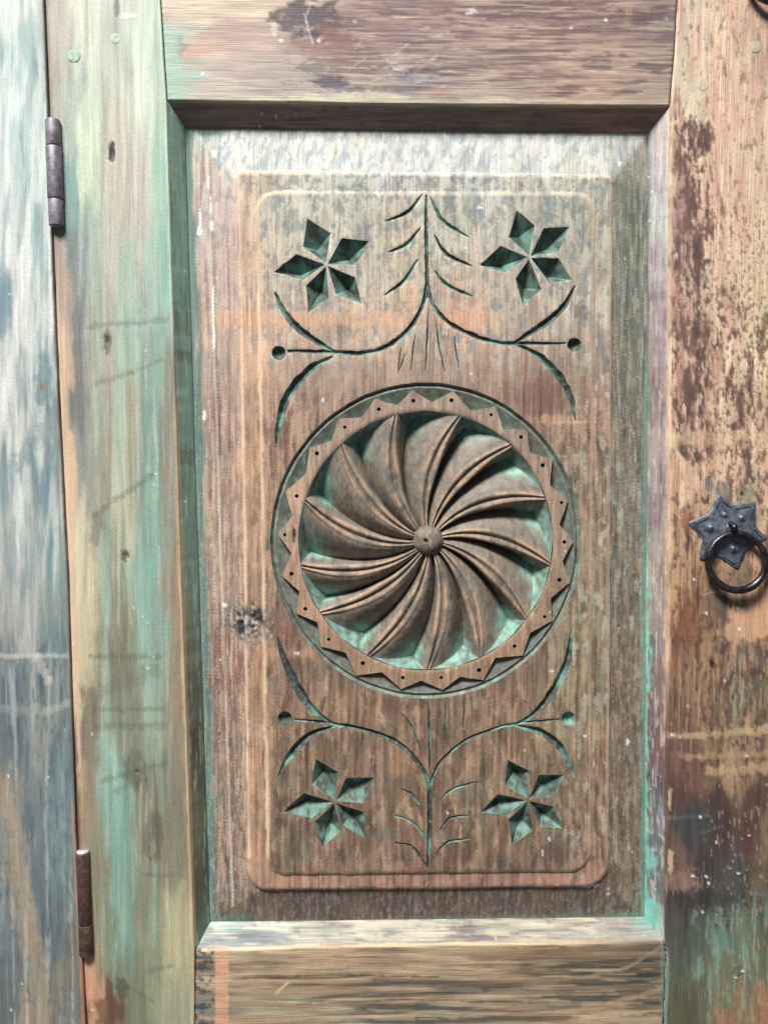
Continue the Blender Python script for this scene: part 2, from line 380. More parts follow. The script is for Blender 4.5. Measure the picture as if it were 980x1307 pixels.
#PAINT_BOARDS
# ---- left stile
def paint_stile_l(px, py):
    p = Paint(px, py, 'v', 3)
    p.base([(105, -80, (205, 212, 190)), (170, -80, (196, 200, 184)), (110, 20, (206, 211, 187)), (150, 50, (192, 198, 182)), (190, 90, (200, 214, 192)), (75, 40, (182, 176, 160)), (72, 130, (176, 172, 158)),
            (92, 130, (165, 184, 170)), (96, 250, (122, 168, 160)), (110, 200, (204, 220, 184)), (150, 190, (194, 188, 168)), (176, 250, (198, 192, 176)),  # teal by the hinge has the hinge's shadow mixed into its tone
            (203, 60, (188, 214, 192)), (205, 250, (158, 206, 180)), (211, 330, (142, 196, 170)), (150, 330, (187, 182, 164)), (190, 350, (176, 182, 166)), (97, 330, (122, 150, 146)),
            (98, 430, (124, 128, 132)), (100, 520, (128, 130, 128)), (140, 430, (170, 165, 145)), (130, 520, (165, 160, 140)), (160, 520, (172, 166, 138)), (192, 480, (132, 162, 146)), (190, 560, (118, 158, 142)),
            (216, 520, (150, 144, 124)), (218, 600, (150, 138, 118)), (142, 600, (160, 158, 130)), (112, 570, (152, 152, 140)), (84, 470, (222, 184, 146)), (88, 600, (218, 182, 142)), (80, 380, (190, 160, 140)),
            (160, 660, (160, 158, 124)), (190, 660, (128, 166, 148)), (190, 750, (124, 176, 156)), (204, 820, (134, 160, 140)), (100, 740, (212, 196, 150)), (104, 840, (204, 188, 142)), (150, 760, (144, 144, 114)), (150, 860, (126, 124, 100)),
            (224, 760, (160, 134, 104)), (228, 860, (150, 130, 98)), (150, 920, (130, 128, 104)), (195, 900, (140, 148, 122)), (110, 930, (130, 112, 86)), (104, 1010, (160, 132, 100)), (140, 965, (132, 164, 146)), (150, 1050, (116, 162, 144)), (150, 1130, (120, 164, 144)), (158, 1180, (118, 156, 134)),
            (200, 1000, (124, 112, 92)), (196, 1070, (112, 110, 88)), (220, 1080, (132, 126, 98)), (184, 1120, (128, 132, 104)), (128, 1120, (146, 140, 108)), (140, 1210, (124, 140, 112)), (190, 1230, (136, 142, 108)), (226, 1200, (178, 170, 120)),
            (112, 1250, (190, 140, 100)), (122, 1285, (196, 142, 100)), (140, 1275, (110, 80, 52)), (180, 1270, (118, 124, 94)), (225, 1285, (152, 154, 118)), (170, 1400, (130, 126, 96))], 17, 75)
    p.streak((218, 218, 190), 9, 260, .26, .3, .4, 4, p.band(100, 190, -60, 800))
    p.streak((118, 122, 108), 9, 240, .34, .3, .35, 5)
    p.streak((146, 196, 174), 16, 260, .2, .35, .55, 6, p.band(120, 214, 300, 1200, 20))
    p.streak((214, 210, 176), 6, 160, .42, .25, .3, 8, p.band(120, 230, 400, 1250, 20))
    # worn bare edges
    e = p.px-seam(p.py)
    p.lay(ss(15, 7, e+4*p.n(6, 40, 21))*ss(360, 450, p.py)*ss(1060, 930, p.py)*.85, (224, 186, 146))
    p.lay(ss(9, 5, e+3*p.n(5, 25, 22))*ss(400, 250, p.py)*.6, (140, 112, 100))
    p.lay(ss(8, 3, e+3*p.n(5, 25, 23))*ss(880, 960, p.py)*.8, (112, 82, 62))
    r = edge_l(p.py)-p.px
    p.lay(ss(5.5, 2.0, r+2.2*p.n(4, 40, 24))*ss(480, 560, p.py)*.8, (204, 168, 124))
    p.lay(ss(5, 1.5, r+1.5*p.n(4, 40, 25))*ss(470, 380, p.py)*.55, (206, 226, 196))
    # scorched tool marks
    for (x0, y0, x1, y1, w, a) in [(116, 418, 216, 409, 3, .45), (124, 490, 170, 476, 2.6, .45), (170, 476, 208, 459, 2, .35), (120, 659, 194, 608, 2.8, .5), (118, 838, 205, 840, 3, .5), (122, 886, 196, 858, 8, .35), (124, 906, 208, 905, 2.4, .45), (126, 928, 208, 926, 3.6, .5), (130, 998, 215, 974, 3, .45), (150, 1008, 180, 1000, 4, .4), (186, 1117, 234, 1118, 2, .5), (190, 1240, 220, 1232, 2.4, .5), (170, 1262, 196, 1278, 2, .4)]:
        p.line([(x0, y0), (x1, y1)], w*1.15, (96, 98, 86), a*.8, 1.1, .8)
    p.blot(144, 196, 4.5, 14, (74, 70, 66), .95, .45, 1, 5, 9); p.blot(150, 8, 4, 16, (120, 116, 112), .8, .5, 2, 5, 9)
    p.blot(138, 437, 6, 15, (104, 102, 84), .85, .5, 3, 4, 8); p.blot(138, 434, 2.5, 5, (60, 62, 56), .8, .4, 3, 4, 6); p.blot(160, 709, 6, 7, (96, 92, 74), .9, .7, 4, 3, 5)
    p.blot(172, 985, 16, 22, (104, 96, 78), .6, .6, 6); p.blot(196, 1068, 14, 34, (94, 88, 70), .6, .5, 7); p.blot(196, 1082, 4, 13, (150, 140, 118), .7, .6, 8, 4, 8)
    p.blot(125, 672, 8, 26, (118, 118, 104), .6, .6, 9); p.blot(157, 1262, 9, 14, (84, 90, 70), .75, .5, 10, 5, 8)
    p.blot(112, 1240, 9, 45, (212, 152, 106), .8, .4, 14); p.blot(140, 1290, 18, 24, (104, 70, 44), .7, .5, 15)
    p.blot(165, 22, 10, 3, (238, 240, 230), .9, .6, 12, 4, 6)
    p.specks(14, 185, 205, 400, 900, (206, 230, 214), 1.1, 3).specks(10, 90, 240, 0, 1300, r=1.2, seed=4)
    p.grain(.10, .07)
    return p.out(.96, .74)
def paint_bevel_l(px, py, k):
    p = Paint(px, py, 'v', 4)
    p.base([(225, 150, (128, 170, 150)), (228, 300, (116, 164, 142)), (232, 450, (112, 158, 138)), (240, 600, (108, 150, 130)), (244, 720, (110, 142, 120)), (240, 800, (124, 128, 98)), (252, 800, (106, 134, 114)), (250, 900, (100, 104, 84)), (252, 960, (88, 80, 62)), (255, 1050, (104, 106, 82)), (255, 1120, (90, 92, 72)), (262, 1190, (84, 110, 96))], 20, 60)
    for y, h in ((410, 14), (455, 9), (585, 12), (828, 12), (920, 14), (990, 12)):
        p.blot(236, y, 30, h, (98, 104, 88), .55, .5, y, 10, 14)
    p.streak((150, 190, 166), 3, 90, .35, .15, .5, 5); p.streak((84, 104, 88), 4, 80, .4, .15, .5, 6)
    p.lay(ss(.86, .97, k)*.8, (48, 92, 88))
    p.lay(ss(.14, .04, k)*ss(380, 480, p.py)*.7, (198, 166, 124))
    p.specks(6, 215, 260, 300, 900, (210, 226, 206), 1., 5)
    p.grain(.1, .08)
    return p.out(1.25, .7)
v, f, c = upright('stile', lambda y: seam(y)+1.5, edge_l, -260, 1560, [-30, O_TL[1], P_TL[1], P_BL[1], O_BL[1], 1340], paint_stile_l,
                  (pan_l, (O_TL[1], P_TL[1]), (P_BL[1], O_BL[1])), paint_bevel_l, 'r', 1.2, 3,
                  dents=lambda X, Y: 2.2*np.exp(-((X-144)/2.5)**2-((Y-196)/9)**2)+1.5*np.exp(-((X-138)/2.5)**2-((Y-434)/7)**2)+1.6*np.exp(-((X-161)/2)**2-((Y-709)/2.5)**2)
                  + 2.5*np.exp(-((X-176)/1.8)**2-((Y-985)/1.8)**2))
stile_l = mesh_obj('stile', v, f, c, M_P, door, True); tag(stile_l, 'pale mint green and beige left stile with scorched tool marks')

# ---- right stile
def paint_stile_r(px, py):
    p = Paint(px, py, 'v', 5)
    p.base([(900, -80, (214, 190, 162)), (1000, -80, (214, 186, 158)), (880, 30, (212, 192, 164)), (940, 60, (216, 180, 152)), (975, 40, (196, 160, 136)), (880, 110, (212, 196, 168)), (930, 140, (220, 180, 154)), (965, 190, (224, 194, 160)), (1050, 150, (220, 190, 156)),
            (868, 200, (178, 142, 128)), (905, 230, (222, 184, 158)), (872, 280, (156, 128, 118)), (925, 290, (218, 184, 154)), (960, 330, (228, 202, 164)), (880, 350, (186, 158, 140)), (905, 380, (214, 184, 156)), (872, 440, (158, 126, 112)), (895, 440, (150, 120, 106)),
            (930, 430, (214, 182, 156)), (965, 440, (228, 206, 162)), (880, 510, (162, 128, 110)), (935, 520, (206, 174, 142)), (970, 540, (190, 164, 132)), (890, 590, (206, 170, 138)), (930, 600, (216, 178, 144)), (970, 610, (196, 168, 136)), (868, 640, (204, 164, 126)), (866, 740, (190, 144, 104)),
            (880, 680, (178, 136, 106)), (885, 760, (156, 116, 86)), (920, 780, (134, 108, 86)), (960, 790, (206, 158, 122)), (940, 800, (200, 156, 120)), (975, 760, (212, 160, 124)), (865, 800, (146, 92, 68)), (880, 860, (140, 112, 86)), (900, 850, (166, 128, 90)), (920, 880, (124, 100, 80)), (965, 860, (100, 94, 78)), (935, 880, (150, 146, 116)), (975, 900, (120, 104, 82)),
            (870, 930, (120, 92, 76)), (920, 930, (136, 108, 82)), (970, 950, (150, 120, 90)), (880, 980, (118, 86, 74)), (930, 975, (168, 136, 102)), (870, 1010, (92, 66, 62)), (920, 1020, (82, 56, 52)), (970, 1020, (100, 72, 62)), (880, 1055, (70, 70, 72)), (920, 1060, (78, 62, 60)), (955, 1070, (96, 66, 58)), (975, 1060, (132, 112, 86)),
            (870, 1100, (116, 88, 76)), (900, 1110, (72, 66, 66)), (935, 1115, (84, 84, 84)), (970, 1110, (108, 92, 72)), (870, 1150, (72, 66, 62)), (920, 1150, (80, 78, 70)), (970, 1160, (92, 96, 82)), (880, 1200, (82, 88, 78)), (920, 1200, (100, 132, 116)), (950, 1200, (104, 118, 98)), (885, 1250, (98, 102, 84)), (930, 1250, (110, 112, 86)), (975, 1230, (104, 104, 78)),
            (880, 1290, (88, 84, 62)), (930, 1290, (152, 108, 76)), (970, 1280, (150, 106, 74)), (920, 1400, (140, 104, 76)), (1080, 600, (200, 168, 136)), (1080, 1000, (110, 84, 70))], 22, 62)
    up = ss(760, 600, p.py); lo = 1-up
    p.streak((236, 208, 170), 9, 60, .12, .2, .65, 4, up)
    p.streak((222, 164, 142), 10, 110, .22, .2, .5, 5, up)
    hv = p.band(855, 905, 150, 590, 12)*.9+p.band(905, 1000, 380, 620, 30)*.62+p.band(855, 1000, -40, 380, 10)*.22+p.band(850, 1000, 610, 1000, 20)*.5
    fl = .75*p.n(13, 40, 41, 6)+.35*p.n(30, 80, 42, 3)+.3*p.n(6, 14, 45, 3)
    f2 = p.n(5, 15, 54, 5)+.3*p.n(24, 70, 55, 3)
    p.lay(ss(.34, .42, f2+.3*hv-.06)*.7*np.clip(hv*2.2, 0, 1), (126, 92, 78)); p.lay(ss(.50, .56, f2+.3*hv-.06)*.7*np.clip(hv*2.2, 0, 1), (78, 66, 60))
    p.lay(ss(.32, .44, fl+.42*hv-.1)*.72*np.clip(hv*2.4, 0, 1), (112, 80, 70))
    p.lay(ss(.54, .62, fl+.42*hv-.1)*.75*np.clip(hv*2.4, 0, 1), (84, 64, 62))
    sp = p.n(3.4, 8, 43, 2)
    p.lay(ss(.44, .56, sp)*.75*p.band(895, 1010, 260, 640, 25), (120, 92, 74))
    p.lay(ss(.5, .62, p.n(5, 16, 44, 3))*.55*p.band(925, 1010, 380, 680, 20), (96, 102, 90))
    p.streak((92, 64, 54), 6, 50, .3, .14, .6, 46, lo*ss(1180, 1000, p.py)); p.streak((188, 152, 112), 4, 70, .36, .12, .6, 47, p.band(855, 1000, 640, 960, 20))
    p.streak((66, 68, 68), 9, 50, .3, .16, .6, 48, p.band(905, 1000, 800, 1180, 20)); p.streak((130, 166, 146), 7, 60, .3, .14, .55, 49, p.band(880, 1000, 1150, 1300, 20))
    p.streak((176, 142, 106), 3, 18, .5, .1, .7, 50, p.band(900, 1000, 800, 1300, 20))
    # salmon wedge, pale straps, smears
    p.blot(962, 790, 30, 28, (210, 160, 122), .9, .55, 1, 10, 14); p.blot(940, 808, 22, 14, (206, 158, 122), .85, .6, 2, 10, 12)
    for (y, h, x0, x1, cc, a) in ((938, 3.6, 855, 985, (186, 156, 120), .8), (931, 3.2, 940, 985, (186, 156, 120), .7), (965, 3.5, 870, 985, (176, 140, 106), .7), (983, 6, 905, 985, (192, 156, 114), .7), (560, 8, 860, 985, (228, 190, 150), .45)):
        p.line([(x0, y+2), ((x0+x1)/2, y), (x1, y-4)], h, cc, a, 1.1)
    p.line([(853, 1044), (905, 1042)], 2.2, (120, 128, 124), .5); p.blot(884, 1052, 30, 24, (66, 74, 76), .6, .5, 11); p.blot(855, 1100, 4, 18, (206, 178, 134), .8, .6, 12, 4, 8); p.blot(855, 1020, 3, 16, (206, 170, 130), .8, .6, 13, 4, 8)
    p.blot(870, 1125, 24, 14, (150, 118, 100), .7, .9, 14, 4, 8); p.blot(905, 1150, 45, 12, (58, 54, 52), .7, .9, 15, 5, 10)
    for q in range(7):
        R = np.random.default_rng(60+q); x, y = R.uniform(862, 960), R.uniform(1060, 1210); a = R.normal(0, .5)
        p.line([(x, y), (x+30*math.cos(a), y-14*math.sin(a)-4)], .9, (140, 132, 122), .4, .8, .6, q)
    p.blot(866, 300, 3, 40, (70, 74, 84), .6, .6, 16); p.blot(924, 640, 10, 24, (108, 112, 104), .75, .7, 17); p.blot(950, 628, 12, 14, (128, 124, 100), .7, .8, 18, 5, 9); p.blot(904, 618, 5, 12, (112, 118, 120), .8, .4, 19)
    p.blot(946, 630, 2.5, 3.5, (40, 30, 26), 1, .5, 20, 3, 4)
    p.blot(878, 665, 11, 16, (138, 84, 62), .75, .6, 21, 6, 9); p.blot(880, 790, 14, 34, (130, 76, 52), .55, .6, 22); p.blot(908, 848, 4, 5, (60, 36, 24), .95, .4, 23, 3, 4)
    p.blot(918, 770, 12, 30, (92, 84, 78), .6, .7, 24); p.blot(945, 740, 10, 40, (112, 106, 78), .6, .7, 25)
    e = p.px-edge_r(p.py)
    p.lay(ss(6.5, 2.0, e+3.6*p.n(5, 34, 51))*ss(120, 170, p.py)*ss(930, 800, p.py)*(.55+.4*p.n(20, 50, 53)), (230, 196, 154))
    p.lay(ss(5, 1.5, e+2*p.n(4, 30, 52))*ss(1200, 1230, p.py)*.8, (120, 146, 134))
    p.line([(875, 208), (878, 232)], 1.1, (110, 80, 70), .8); p.line([(922, 75), (926, 98)], 1.5, (120, 80, 70), .7); p.line([(914, 420), (915, 445)], .9, (90, 64, 52), .9); p.line([(896, 760), (912, 755), (920, 758)], .9, (190, 180, 164), .6)
    p.blot(912, 443, 2.4, 3, (84, 62, 50), .9, .5, 27, 3, 4)
    p.specks(16, 860, 975, 0, 560, r=1.1, seed=1).specks(14, 855, 970, 760, 1260, r=1.5, seed=2).specks(9, 900, 960, 1040, 1150, (170, 158, 140), 1.4, 3)
    for x, y in ((901, 1119), (904, 1127), (884, 1118), (901, 783), (885, 740), (943, 803), (947, 1239), (938, 1247), (857, 938), (942, 1115)): p.blot(x, y, 2.3, 1.8, (240, 238, 230), 1, .4, 3, 3, 3)
    p.grain(.12, .1)
    p.lay(ss(-.1, .5, p.n(22, 120, 231, 4))*.2*up, (206, 144, 126))
    return p.out(1.0, .86)
def paint_bevel_r(px, py, k):
    p = Paint(px, py, 'v', 6)
    p.base([(845, 160, (196, 182, 176)), (840, 220, (176, 172, 178)), (842, 280, (188, 190, 182)), (838, 340, (176, 160, 160)), (840, 420, (162, 138, 140)), (836, 520, (150, 126, 124)), (842, 560, (168, 146, 140)), (838, 640, (150, 130, 128)), (838, 720, (170, 150, 136)), (836, 800, (156, 138, 130)), (832, 860, (98, 98, 100)), (842, 860, (140, 110, 102)), (838, 930, (128, 88, 84)), (836, 990, (96, 80, 84)), (836, 1050, (104, 110, 110)), (836, 1120, (112, 110, 108)), (834, 1170, (100, 120, 116)), (842, 1195, (170, 180, 166))], 10, 45)
    p.streak((206, 198, 188), 3, 40, .3, .14, .55, 5); p.streak((112, 88, 96), 4, 50, .3, .14, .55, 6, ss(240, 330, p.py)); p.streak((140, 160, 172), 4, 60, .4, .12, .5, 7)
    tq = ss(.72, .98, k+.3*p.n(4, 18, 9))*ss(640, 760, p.py)
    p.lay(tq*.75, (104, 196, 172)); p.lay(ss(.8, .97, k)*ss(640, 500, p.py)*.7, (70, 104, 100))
    p.blot(836, 1175, 9, 20, (92, 196, 176), .8, .7, 3, 5, 8); p.blot(836, 1105, 7, 16, (104, 190, 170), .6, .9, 4, 5, 7)
    p.lay(ss(.16, .03, k+.1*p.n(5, 20, 12))*ss(1000, 900, p.py)*.55, (224, 192, 154))
    p.specks(14, 826, 848, 170, 300, r=1.2, seed=3).specks(20, 826, 848, 980, 1160, (186, 190, 184), 1.3, 4)
    p.grain(.12, .1)
    return p.out(1.0)
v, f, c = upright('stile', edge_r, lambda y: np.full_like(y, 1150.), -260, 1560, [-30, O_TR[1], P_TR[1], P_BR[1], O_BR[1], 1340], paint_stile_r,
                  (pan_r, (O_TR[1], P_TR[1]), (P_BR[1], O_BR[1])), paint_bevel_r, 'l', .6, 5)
stile_r = mesh_obj('stile', v, f, c, M_V, door, True); tag(stile_r, 'peach right stile with dark flaking paint, browner towards its foot')

# ---- top rail
def paint_rail_t(px, py):
    p = Paint(px, py, 'h', 7)
    p.base([(220, -60, (200, 190, 170)), (500, -80, (160, 130, 124)), (760, -80, (170, 140, 128)), (222, 40, (196, 200, 178)), (222, 100, (176, 206, 186)), (262, 14, (222, 200, 170)), (300, 40, (190, 160, 148)), (330, 12, (216, 192, 164)), (260, 60, (214, 178, 154)), (300, 85, (190, 168, 158)), (280, 115, (200, 184, 170)), (350, 90, (176, 162, 152)), (380, 115, (184, 170, 160)),
            (440, 60, (160, 124, 116)), (470, 90, (150, 128, 122)), (510, 50, (170, 136, 132)), (520, 20, (176, 140, 132)), (560, 70, (164, 136, 130)), (530, 110, (140, 134, 148)), (590, 110, (190, 170, 152)), (600, 20, (152, 116, 112)), (600, 60, (160, 128, 122)), (650, 50, (172, 140, 128)), (670, 90, (176, 146, 130)), (700, 25, (160, 124, 120)), (720, 60, (182, 148, 128)),
            (740, 100, (200, 164, 134)), (770, 30, (164, 130, 122)), (800, 60, (192, 156, 132)), (845, 40, (168, 148, 138)), (845, 100, (186, 160, 138)), (480, 122, (212, 202, 168))], 16, 42)
    p.streak((116, 84, 88), 5, 46, .24, .16, .6, 4, p.band(440, 800, -60, 112, 30)); p.streak((206, 178, 158), 4, 60, .3, .14, .6, 5); p.streak((210, 176, 140), 2.6, 50, .42, .1, .7, 6, p.band(580, 850, 0, 125, 30)); p.streak((96, 78, 88), 6, 22, .42, .1, .6, 7, p.band(360, 560, 60, 125, 20))
    p.blot(392, 22, 42, 26, (78, 66, 82), .85, .7, 1, 10, 20); p.blot(430, 45, 26, 18, (150, 92, 84), .7, .7, 2); p.blot(425, 105, 24, 8, (88, 84, 102), .85, .7, 3, 6, 14); p.blot(455, 115, 40, 4, (120, 112, 128), .7, .8, 4, 5, 14); p.blot(556, 117, 22, 6, (208, 148, 118), .8, .6, 5, 5, 12)
    p.blot(395, 128, 26, 7, (222, 216, 176), .9, .5, 6, 6, 14); p.blot(228, 60, 10, 16, (110, 140, 140), .5, .6, 7); p.blot(402, 88, 18, 8, (112, 112, 110), .6, .8, 8)
    for x, y, rx, ry, cc in ((724, 116, 13, 10, (108, 78, 82)), (815, 20, 16, 14, (112, 88, 96)), (833, 85, 20, 9, (98, 80, 88)), (811, 111, 15, 10, (96, 76, 88)), (782, 76, 12, 14, (120, 92, 92)), (765, 85, 14, 8, (110, 88, 96)), (782, 118, 12, 8, (160, 112, 98)), (735, 98, 9, 5, (150, 116, 104)), (850, 45, 9, 14, (120, 98, 98)), (840, 15, 10, 8, (124, 104, 110)), (575, 38, 26, 10, (120, 92, 98)), (665, 10, 30, 8, (130, 96, 98))):
        p.blot(x, y, rx*1.35, ry*.8, cc, .7, 1.0, int(x), 5, 26)
    p.line([(808, -5), (786, 70), (778, 118)], 5, (206, 166, 136), .6, .9)
    R = np.random.default_rng(3)
    for q in range(16):
        x, y = R.uniform(440, 560), R.uniform(30, 115); a = R.normal(-.3, .35); l = R.uniform(14, 40)
        p.line([(x, y), (x+l*math.cos(a), y+l*math.sin(a))], .8, (220, 208, 200), .55, .9, .6, q)
    p.line([(389, 18), (394, 40), (400, 56)], 1.2, (206, 200, 204), .7); p.line([(398, 4), (390, 22)], 1, (206, 200, 204), .6); p.blot(350, 38, 5, 9, (214, 204, 184), .9, .5, 30, 4, 5)
    p.blot(513, 90, 9, 4, (238, 228, 222), .8, .9, 31, 3, 6); p.blot(602, 15, 6, 5, (236, 226, 216), .8, .9, 32, 3, 5)
    for x, y in ((359, 52), (407, 52), (453, 28), (729, 36), (773, 26), (850, 24), (259, 95)): p.blot(x, y, 2.4, 2.4, (242, 240, 234), 1, .4, 3, 3, 3)
    e = edge_t(p.px)-p.py
    p.lay(ss(10, 2.5, e+5*p.n(5, 30, 21))*.75, (216, 202, 166))
    p.lay(ss(26, 16, p.px-edge_l(p.py)+6*p.n(8, 14, 22))*ss(20, 45, p.py)*.85, (172, 206, 186))
    p.grain(.11, .1)
    p.lay(ss(-.2, .5, p.n(18, 90, 230, 4))*.5*p.band(420, 900, -300, 120, 40), (132, 102, 106)); p.streak((108, 80, 86), 6, 150, .2, .12, .6, 232, p.band(430, 870, -300, 122, 30), 4); p.streak((206, 182, 158), 5, 180, .32, .1, .6, 233, p.band(430, 870, -300, 128, 30), 3)
    return p.out(.92, .78)
def paint_bevel_t(px, py, k):
    p = Paint(px, py, 'h', 8)
    p.base([(230, 150, (122, 104, 98)), (330, 150, (132, 102, 96)), (450, 150, (126, 100, 94)), (560, 150, (112, 96, 86)), (700, 150, (118, 98, 86)), (800, 150, (138, 98, 82)), (840, 150, (116, 94, 82))], 20, 60)
    p.streak((92, 74, 68), 4, 60, .2, .2, .5, 4); p.streak((152, 122, 108), 3, 50, .4, .1, .5, 5)
    p.lay(ss(.1, .02, k)*.6, (206, 186, 150))
    p.specks(8, 240, 820, 140, 165, (190, 186, 176), 1.1, 3).grain(.1, .1)
    return p.out(1.7)
v, f, c = level('rail', lambda x: np.full_like(x, -260.), edge_t, lambda y: edge_l(y)+1.0, lambda y: edge_r(y)-1.0, paint_rail_t, pan_t, (O_TL[0], P_TL[0]), (P_TR[0], O_TR[0]), paint_bevel_t, 'b',
                [213, P_TL[0], P_TR[0], 855], 7)
rail_t = mesh_obj('rail', v, f, c, M_H, door, True); tag(rail_t, 'pinkish mauve top rail with scratched paint')

# ---- bottom rail
def paint_rail_b(px, py):
    p = Paint(px, py, 'h', 9)
    p.base([(260, 1230, (84, 90, 92)), (262, 1290, (110, 124, 124)), (300, 1225, (196, 172, 132)), (340, 1240, (150, 132, 104)), (330, 1270, (170, 152, 116)), (330, 1300, (150, 146, 114)), (400, 1225, (196, 166, 124)), (420, 1250, (170, 146, 110)), (420, 1290, (166, 156, 122)), (480, 1225, (156, 126, 98)), (500, 1255, (120, 108, 90)), (510, 1280, (140, 128, 100)), (560, 1225, (180, 150, 112)), (590, 1260, (110, 104, 90)), (600, 1290, (150, 140, 108)),
            (640, 1225, (170, 146, 106)), (660, 1250, (140, 118, 86)), (700, 1235, (100, 88, 66)), (740, 1225, (104, 92, 68)), (760, 1255, (78, 80, 70)), (820, 1240, (66, 72, 66)), (820, 1280, (84, 84, 74)), (700, 1290, (150, 132, 100)), (760, 1300, (190, 164, 126)), (830, 1300, (186, 158, 120)), (500, 1400, (140, 124, 98))], 13, 44)
    dk = p.n(7, 170, 41, 3)+.25*p.n(14, 60, 43, 4)
    p.lay(ss(-.1, .36, dk+.22*ss(560, 760, p.px)-.04)*.8*p.band(290, 850, 1222, 1480, 6), (64, 64, 60)); p.lay(ss(.3, .42, p.n(8, 40, 42, 3))*.7*p.band(440, 850, 1225, 1480, 20), (72, 74, 80))
    p.streak((204, 172, 132), 7, 220, .14, .26, .6, 5, 1-.6*ss(620, 760, p.px), 3); p.streak((138, 104, 78), 12, 160, .05, .3, .5, 15); p.streak((178, 156, 116), 4, 90, .3, .12, .7, 6, p.band(680, 850, 1222, 1480, 20))
    p.line([(848, 1206), (800, 1236), (745, 1248)], 1.6, (152, 140, 112), .8, .6); p.line([(848, 1262), (800, 1276), (745, 1290)], 3, (170, 138, 98), .8, .9); p.line([(745, 1303), (846, 1302)], 7, (186, 158, 120), .8, .8)
    e = p.py-edge_b(p.px)
    p.lay(ss(8, 2, e+6*p.n(5, 30, 21))*.6*ss(840, 700, p.px), (212, 186, 144))
    s = p.px
    p.lay(ss(274, 276, s+1.2*p.n(6, 9, 23))*ss(293, 291, s+1.5*p.n(6, 9, 24))*ss(1205, 1212, p.py)*.9, (216, 158, 118))
    p.lay(ss(275, 272, s)*ss(.05, .25, p.n(7, 12, 25))*.8, (58, 68, 72))
    p.lay(ss(840, 846, s)*.6, (128, 140, 128)); p.line([(300, 1250), (420, 1244), (560, 1247)], 1.0, (54, 48, 42), .7, .7); p.line([(380, 1282), (520, 1276), (700, 1280)], .9, (54, 48, 42), .6, .7)
    for q in range(5): p.line([(352+q*3, 1270-q*3), (357+q*3, 1262-q*2)], .8, (222, 200, 160), .7, .5, .6, q)
    p.grain(.12, .12)
    return p.out()
def paint_bevel_b(px, py, k):
    p = Paint(px, py, 'h', 10)
    p.base([(275, 1190, (196, 214, 200)), (320, 1190, (184, 198, 188)), (330, 1202, (150, 158, 160)), (380, 1190, (206, 208, 186)), (420, 1195, (186, 182, 164)), (470, 1190, (216, 208, 182)), (540, 1190, (214, 204, 178)), (600, 1195, (166, 148, 140)), (590, 1180, (196, 190, 170)), (650, 1190, (206, 194, 168)), (700, 1190, (180, 166, 154)), (760, 1185, (196, 184, 164)), (800, 1190, (176, 160, 150)), (835, 1190, (170, 170, 160))], 9, 40)
    p.streak((142, 124, 128), 4, 40, .26, .14, .65, 4); p.streak((232, 222, 188), 3, 60, .2, .14, .6, 5); p.streak((150, 190, 176), 3, 40, .4, .1, .5, 6)
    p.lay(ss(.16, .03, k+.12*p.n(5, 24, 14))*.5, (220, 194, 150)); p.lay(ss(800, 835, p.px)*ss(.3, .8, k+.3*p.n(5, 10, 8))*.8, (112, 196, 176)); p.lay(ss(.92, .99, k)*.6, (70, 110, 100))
    p.specks(16, 270, 840, 1175, 1205, r=1.2, seed=4).grain(.12, .1)
    return p.out(.60)
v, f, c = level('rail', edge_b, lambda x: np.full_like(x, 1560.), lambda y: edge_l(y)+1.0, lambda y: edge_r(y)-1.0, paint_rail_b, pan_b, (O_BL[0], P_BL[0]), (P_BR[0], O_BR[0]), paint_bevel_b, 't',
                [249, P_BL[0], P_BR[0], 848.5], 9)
rail_b = mesh_obj('rail', v, f, c, M_H, door, True); tag(rail_b, 'tan bottom rail streaked with dark slate paint')

